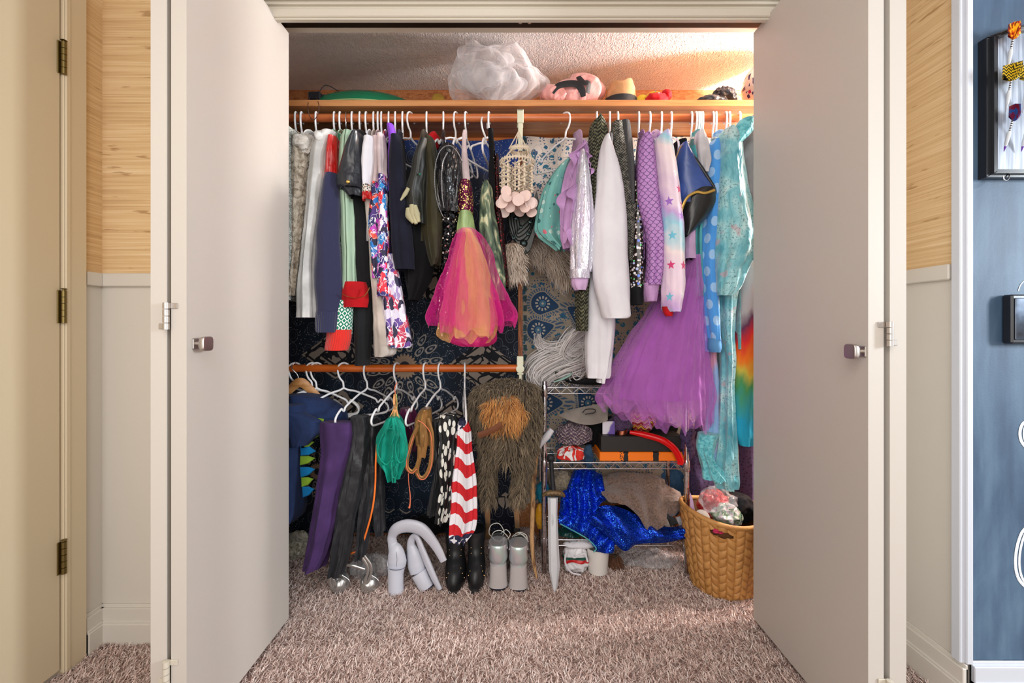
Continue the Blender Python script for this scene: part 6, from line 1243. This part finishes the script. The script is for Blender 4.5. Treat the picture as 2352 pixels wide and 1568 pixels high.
lump('toy_bag', 'red wrapped bundle rising out of the basket', 'bag', 1640, 1165, 1.75, (.060, .05, .065), NETR.mat, .018, 22, 41)
GBG = Mat('green_clutter_in_clear_bag', .15); GBG.set('Base Color', GBG.ramp(GBG.noise(30, detail=2), [(.35, (40, 90, 60)), (.5, (130, 150, 130)), (.6, (190, 186, 190)), (.7, (150, 110, 130))])); GBG.bump(GBG.noise(24, detail=3), 1, .02); GBG.set('Coat Weight', .7)
lump('plastic_bag', 'clear bag with green trinkets inside the basket', 'bag', 1668, 1185, 1.69, (.055, .045, .042), GBG.mat, .016, 24, 42)
lump('plastic_film', 'crinkled clear plastic wrap on top of the basket bundle', 'wrapping', 1650, 1150, 1.70, (.065, .04, .055), CLR, .022, 20, 43)
t = Thing('jar_lid', 'round white jar lid in the left of the basket', 'lid'); t.add('l', lathe(P(1613, 1188, 1.66), [(.0001, -.006), (.027, -.005), (.028, .004), (.026, .006), (.0001, .006)], 30, tilt=(.9, 'X')), POT); t.done()
t = Thing('paper_card', 'lilac edged paper card stuck between rack and basket', 'card'); t.add('c', pprism([(1584, 1128), (1590, 1142), (1598, 1182), (1586, 1180)], 1.68, .003, .0008), C['lilaclt']); t.done()
t = Thing('artificial_flower', 'pink flower seen through the basket handle hole', 'flower'); PK = cloth('pink_petal', (206, 50, 96), .5)
for k in range(5): a = k*1.256; c = P(1652+9*math.cos(a), 1218+4*math.sin(a), 1.60); t.add('petal', blob(c, (.013, .010, .006), 0, n=16, m=10), PK)
t.add('centre', sphere(P(1652, 1217, 1.593), .004, 12, 8), C['gold']); t.done()
lump('cloth', 'black cloth bundle at the right of the basket', 'cloth', 1700, 1165, 1.76, (.05, .05, .055), C['blackdeep'], .014, 18, 44)
t = Thing('garment', 'long near black garment hanging in the dark right corner', 'garment'); t.add('g', tube([(400, 1700, 1760), (700, 1700, 1760), (1000, 1690, 1755), (1248, 1694, 1750)], 1.95, .05, k=4, amp=.006, seed=50), C['plum']); t.done()
# ---------------------------------------------------------------- shoes
WB = Mat('pale_grey_patent', .25, 0, (212, 214, 226)).mat; SOLE = Mat('dark_sole', .6, 0, (44, 44, 60)).mat
def bz(pts, r, fl=1.0, n=40, k=22, up=(0, 1, 0)): return wire([P(*p) for p in pts], r, n, k, flat_=fl, up=up)
t = Thing('high_boot', 'pale grey patent boot with tall shaft flopped to the right, left of the pair', 'boot', None)
t.add('heel', bz([(910, 1366, 1.672), (909, 1345, 1.674), (909, 1318, 1.678), (910, 1304, 1.682)], [.0305, .030, .030, .033], .8, 16), WB); t.add('heel_tip', bz([(910, 1370, 1.672), (910, 1366, 1.672)], .0305, .8, 3), SOLE)
t.add('upper', bz([(911, 1303, 1.69), (912, 1288, 1.69), (909, 1266, 1.692), (902, 1248, 1.70), (901, 1230, 1.70), (912, 1214, 1.69), (938, 1207, 1.685), (968, 1215, 1.68), (990, 1238, 1.675), (1006, 1262, 1.67), (1019, 1288, 1.665)], [.032, .037, .031, .019, .018, .024, .028, .027, .023, .019, .015], .55, 80, 26), WB)
t.add('foot', wire([P(911, 1290, 1.70), (P(911, 0, 1.78)[0], 1.78, .075), (P(908, 0, 1.86)[0], 1.86, .042)], [.036, .034, .024], 24, 18), WB)
t.add('seam', pw([(910, 1302, 1.648), (912, 1285, 1.640), (910, 1266, 1.652)], 1.65, .0007, n=14, k=5), SOLE, 1 if False else 0); t.add('seam', pw([(892, 1306, 1.676), (900, 1308, 1.655), (911, 1309, 1.648), (922, 1307, 1.655), (930, 1303, 1.676)], 1.65, .0009, n=18, k=5), SOLE, 0); t.done()
t0_ = None
t = Thing('high_boot', 'pale grey patent boot tipped over with shaft folded down, right of the pair', 'boot', None)
t.add('heel', bz([(980, 1350, 1.69), (972, 1335, 1.692), (962, 1315, 1.70)], [.029, .029, .032], .8, 14), WB); t.add('heel_tip', bz([(982, 1354, 1.688), (980, 1350, 1.69)], .029, .8, 3), SOLE)
t.add('upper', bz([(960, 1314, 1.71), (956, 1298, 1.715), (950, 1272, 1.72), (944, 1250, 1.725), (948, 1234, 1.72), (958, 1234, 1.71), (970, 1262, 1.70), (984, 1296, 1.69), (998, 1328, 1.68), (1010, 1352, 1.675)], [.031, .034, .027, .016, .013, .015, .018, .020, .018, .015], .6, 80, 24), WB); t.add('foot', wire([P(958, 1300, 1.72), (P(950, 0, 1.80)[0], 1.80, .075), (P(942, 0, 1.87)[0], 1.87, .045)], [.034, .032, .022], 24, 18), WB); t.done()
BL = Mat('black_boot_leather', .38, 0, (28, 29, 32)); BL.bump(BL.noise(30, BL.co('Object'), detail=3), .2, .006); BL = BL.mat; STUD = metal('brass_stud', (226, 190, 130), .25)
for q, (px, w_, dy, nm) in enumerate(((1046, 1.0, 0, 'left one of the pair'), (1094, .88, -5, 'right one of the pair'))):
    t = Thing('ankle_boot', 'black ankle boot with brass studs, toe forward, '+nm, 'boot', None); X = lambda a: px+(a-1046)*w_
    rows = [(1242, X(1022), X(1071), 1.775, .044), (1258, X(1022), X(1069), 1.772, .044), (1284, X(1024), X(1066), 1.765, .045), (1300, X(1023), X(1067), 1.752, .060), (1314, X(1021), X(1069), 1.742, .078), (1330, X(1020), X(1069), 1.738, .086), (1345, X(1022), X(1067), 1.738, .086)]
    rows = [(a, b, c, d, e) for a, b, c, d, e in rows]
    def wr(rows, zf):
        out = []
        for a, b, c, d, e in rows: z = zf(a); out.append((z, ((b+c)/2-CX)/F*(d-e*.4), (c-b)/2/F*(d-.04), d, e))
        return out
    zf = lambda py: CZ+(HY-(py+dy))/F*1.69
    t.add('upper', ztube(wr(rows, zf), 2, .0006, 40, 50, q+3, wr=.0006), BL)
    t.add('sole', ztube(wr([(1344, X(1022), X(1066), 1.738, .084), (1354, X(1023), X(1065), 1.738, .084), (1366, X(1025), X(1064), 1.738, .082)], lambda py: CZ+(HY-(py+dy*.6))/F*1.672), 1, 0, 40, 10, 1, wr=0), Mat('black_rubber', .6, 0, (44, 46, 48)).mat)
    cc_ = P(X(1046), 1248+dy, 1.74); t.add('collar', wire([(cc_[0]+.036*w_*math.cos(a), 1.775+.040*math.sin(a), zf(1246)+.010*math.sin(a)+.004) for a in [6.2832*k/24 for k in range(24)]], .0035, 50, 8, closed=True), BL); t.add('dark_inside', blob((cc_[0]*1.02, 1.775, zf(1244)-.001), (.033*w_, .036, .004), 0, n=30, m=8), C['blackdeep'])  # flat black disc on the closed shaft top stands for the shade inside
    for s in (-1, 1):
        for k, (dx, yy) in enumerate(((16, 1262), (15, 1275), (14, 1290), (15, 1304), (19, 1316), (24, 1326))):
            Yf = (1.735, 1.728, 1.722, 1.70, 1.682, 1.676)[k]; t.add('stud', sphere(P(X(1046+s*dx*.85), yy+dy, Yf-.002), .0028, 10, 8), STUD, 0)
    t.done()
SV = Mat('iridescent_silver_leather', .22, .5, (206, 206, 210)); SV.set('Base Color', SV.ramp(SV.noise(9, SV.co('Object'), detail=1), [(.35, (196, 200, 206)), (.5, (214, 208, 212)), (.58, (200, 220, 214)), (.7, (210, 196, 200))])); SV = SV.mat
HEELM = Mat('pearl_grey_heel', .25, .2, (206, 200, 200)).mat; INS = Mat('grey_insole', .6, 0, (96, 100, 98)).mat; LACE = Mat('white_lace', .7, 0, (232, 232, 224)).mat
for q, (px, dy, nm) in enumerate(((1144, 0, 'left one of the pair with a big lace loop'), (1191, 3, 'right one of the pair'))):
    t = Thing('platform_shoe', 'silver platform shoe, chunky heel forward, '+nm, 'shoe', None)
    zf = lambda py: CZ+(HY-(py+dy))/F*1.665
    def rw(rows): return [(zf(a), ((px+b+px+c)/2-CX)/F*(d-e*.4), (c-b)/2/F*(d-e*.4), d, e) for a, b, c, d, e in rows]
    t.add('heel', ztube(rw([(1302, -19, 19, 1.70, .034), (1320, -20, 20, 1.70, .034), (1340, -21, 21, 1.70, .035), (1352, -23, 22, 1.70, .036)]), 1, 0, 44, 16, 1, wr=0, sq=.8), HEELM); t.add('heel_tip', ztube(rw([(1352, -22, 21, 1.70, .036), (1357, -20, 20, 1.70, .034)]), 1, 0, 30, 4, 1, wr=0, sq=.8), SOLE)
    t.add('upper', ztube(rw([(1257, -21, 21, 1.715, .043), (1262, -21, 21, 1.713, .044), (1276, -21, 21, 1.712, .046), (1292, -22, 22, 1.714, .048), (1302, -18, 18, 1.714, .042)]), 1, 0, 48, 26, 1, wr=.0003, sq=.9), SV)
    zc = zf(1302); X0 = (px-CX)/F*1.70
    fr = wire([(X0, 1.735, zc+.012), (X0*1.02, 1.82, zc+.008), (X0*1.03, 1.90, .055), (X0*1.03, 1.935, .05)], [.036, .042, .04, .028], 40, 22); t.add('vamp', fr, SV); t.add('platform', wire([(X0*1.02, 1.80, .03), (X0*1.03, 1.86, .022), (X0*1.03, 1.93, .022)], [.034, .036, .03], 16, 20, flat_=.6), HEELM)
    rimp = [(-21, 1258, 1.69), (-20, 1246, 1.73), (-14, 1232, 1.79), (-4, 1225, 1.82), (6, 1225, 1.82), (15, 1232, 1.79), (20, 1246, 1.73), (21, 1258, 1.69)]
    t.add('collar', wire([P(px+a, b+dy, y) for a, b, y in rimp], .0028, 50, 8), SV)
    L = [P(px+a*.96, b+dy, y) for a, b, y in rimp]; V = L+[(X0-.030, 1.68, L[0][2]-.004), (X0+.030, 1.68, L[0][2]-.004)]
    def fn(a, b):
        k = a*(len(rimp)-1); i = min(int(k), len(rimp)-2); fr_ = k-i; A_, B_ = Vector(L[i]), Vector(L[i+1]); top = A_.lerp(B_, fr_); bot = Vector((X0+(a-.5)*.064, 1.70+.05*math.sin(a*math.pi), zf(1266)-.01)); return tuple(top.lerp(bot, b))
    t.add('tongue', thick(sheet(fn, 24, 8), .003), INS)
    t.add('insole', blob((X0, 1.722, zf(1258)-.002), (.033, .036, .003), 0, n=26, m=8), INS)
    if q == 0: ls = ([(1140, 1238, 1.80), (1124, 1226, 1.76), (1128, 1206, 1.74), (1146, 1202, 1.74), (1158, 1222, 1.76), (1150, 1236, 1.79)], [(1128, 1236, 1.78), (1134, 1222, 1.76), (1150, 1218, 1.76), (1166, 1232, 1.77), (1170, 1244, 1.77)], [(1150, 1225, 1.79), (1162, 1216, 1.77), (1172, 1226, 1.77), (1166, 1238, 1.77)])
    else: ls = ([(1180, 1236, 1.80), (1186, 1224, 1.78), (1200, 1228, 1.77), (1214, 1244, 1.76)], [(1176, 1232, 1.79), (1192, 1222, 1.78), (1208, 1228, 1.77), (1212, 1240, 1.76)], [(1184, 1230, 1.79), (1198, 1226, 1.78), (1210, 1236, 1.77)])
    for p_ in ls: t.add('lace', wire([P(*z) for z in p_], .0016, 40, 6), LACE)
    t.done()
# strappy silver sandals
SANS = Mat('silver_strap_leather', .2, .8, (214, 212, 208)).mat
for q, (px, nm) in enumerate(((776, 'left'), (843, 'right'))):
    t = Thing('sandal', 'strappy clear and silver high sandal, %s one of the pair' % nm, 'sandal', None)
    t.add('heel_cup', blob(P(px+6, 1338, 1.69), (.034, .040, .040), .003, 20, 40, 26, q), SANS); t.add('sole', wire([(P(px, 0, 1.69)[0], 1.68, .03), (P(px, 0, 1.75)[0], 1.77, .03), (P(px-2, 0, 1.85)[0], 1.88, .025)], [.022, .028, .022], 20, 16, flat_=.5), GREYP)
    if q == 0: s_ = ([(764, 1355), (758, 1335), (762, 1312), (778, 1298), (804, 1298), (838, 1308)], [(766, 1358), (765, 1330), (770, 1345), (770, 1358)])
    else: s_ = ([(820, 1262), (832, 1280), (845, 1305), (840, 1330), (832, 1358)], [(826, 1262), (838, 1278), (852, 1300), (850, 1325), (836, 1350)])
    for p_ in s_: t.add('strap', pw(p_, 1.655, .0055, n=40, k=10, flat_=.5, up=(0, 1, 0)), SANS, label='silver ankle strap')
    t.add('strap', pw([(px+10, 1320), (px+24, 1330), (px+30, 1345)], 1.66, .003, n=20, k=8), CHROME); t.done()
lump('plastic_wrap', 'dark crinkled clear plastic behind the strappy sandals', 'wrapping', 850, 1300, 1.78, (.085, .05, .045), CLR, .02, 22, 51, .012)
t = Thing('ribbon_end', 'loose end of pale grey strap on the carpet in front of the sandals', 'strap'); t.add('r', pw([(766, 1362, 1.655), (774, 1370, 1.645), (782, 1376, 1.64)], 1.65, .003, n=12, k=6), SANS); t.done()
lump('fluffy_slipper', 'fluffy greenish white bundle on the carpet at the far left of the closet', 'bundle', 682, 1250, 1.80, (.05, .06, .05), fleece('white_green_fluff', (120, 120, 96), (206, 204, 190), 60), .018, 18, 52, .012)
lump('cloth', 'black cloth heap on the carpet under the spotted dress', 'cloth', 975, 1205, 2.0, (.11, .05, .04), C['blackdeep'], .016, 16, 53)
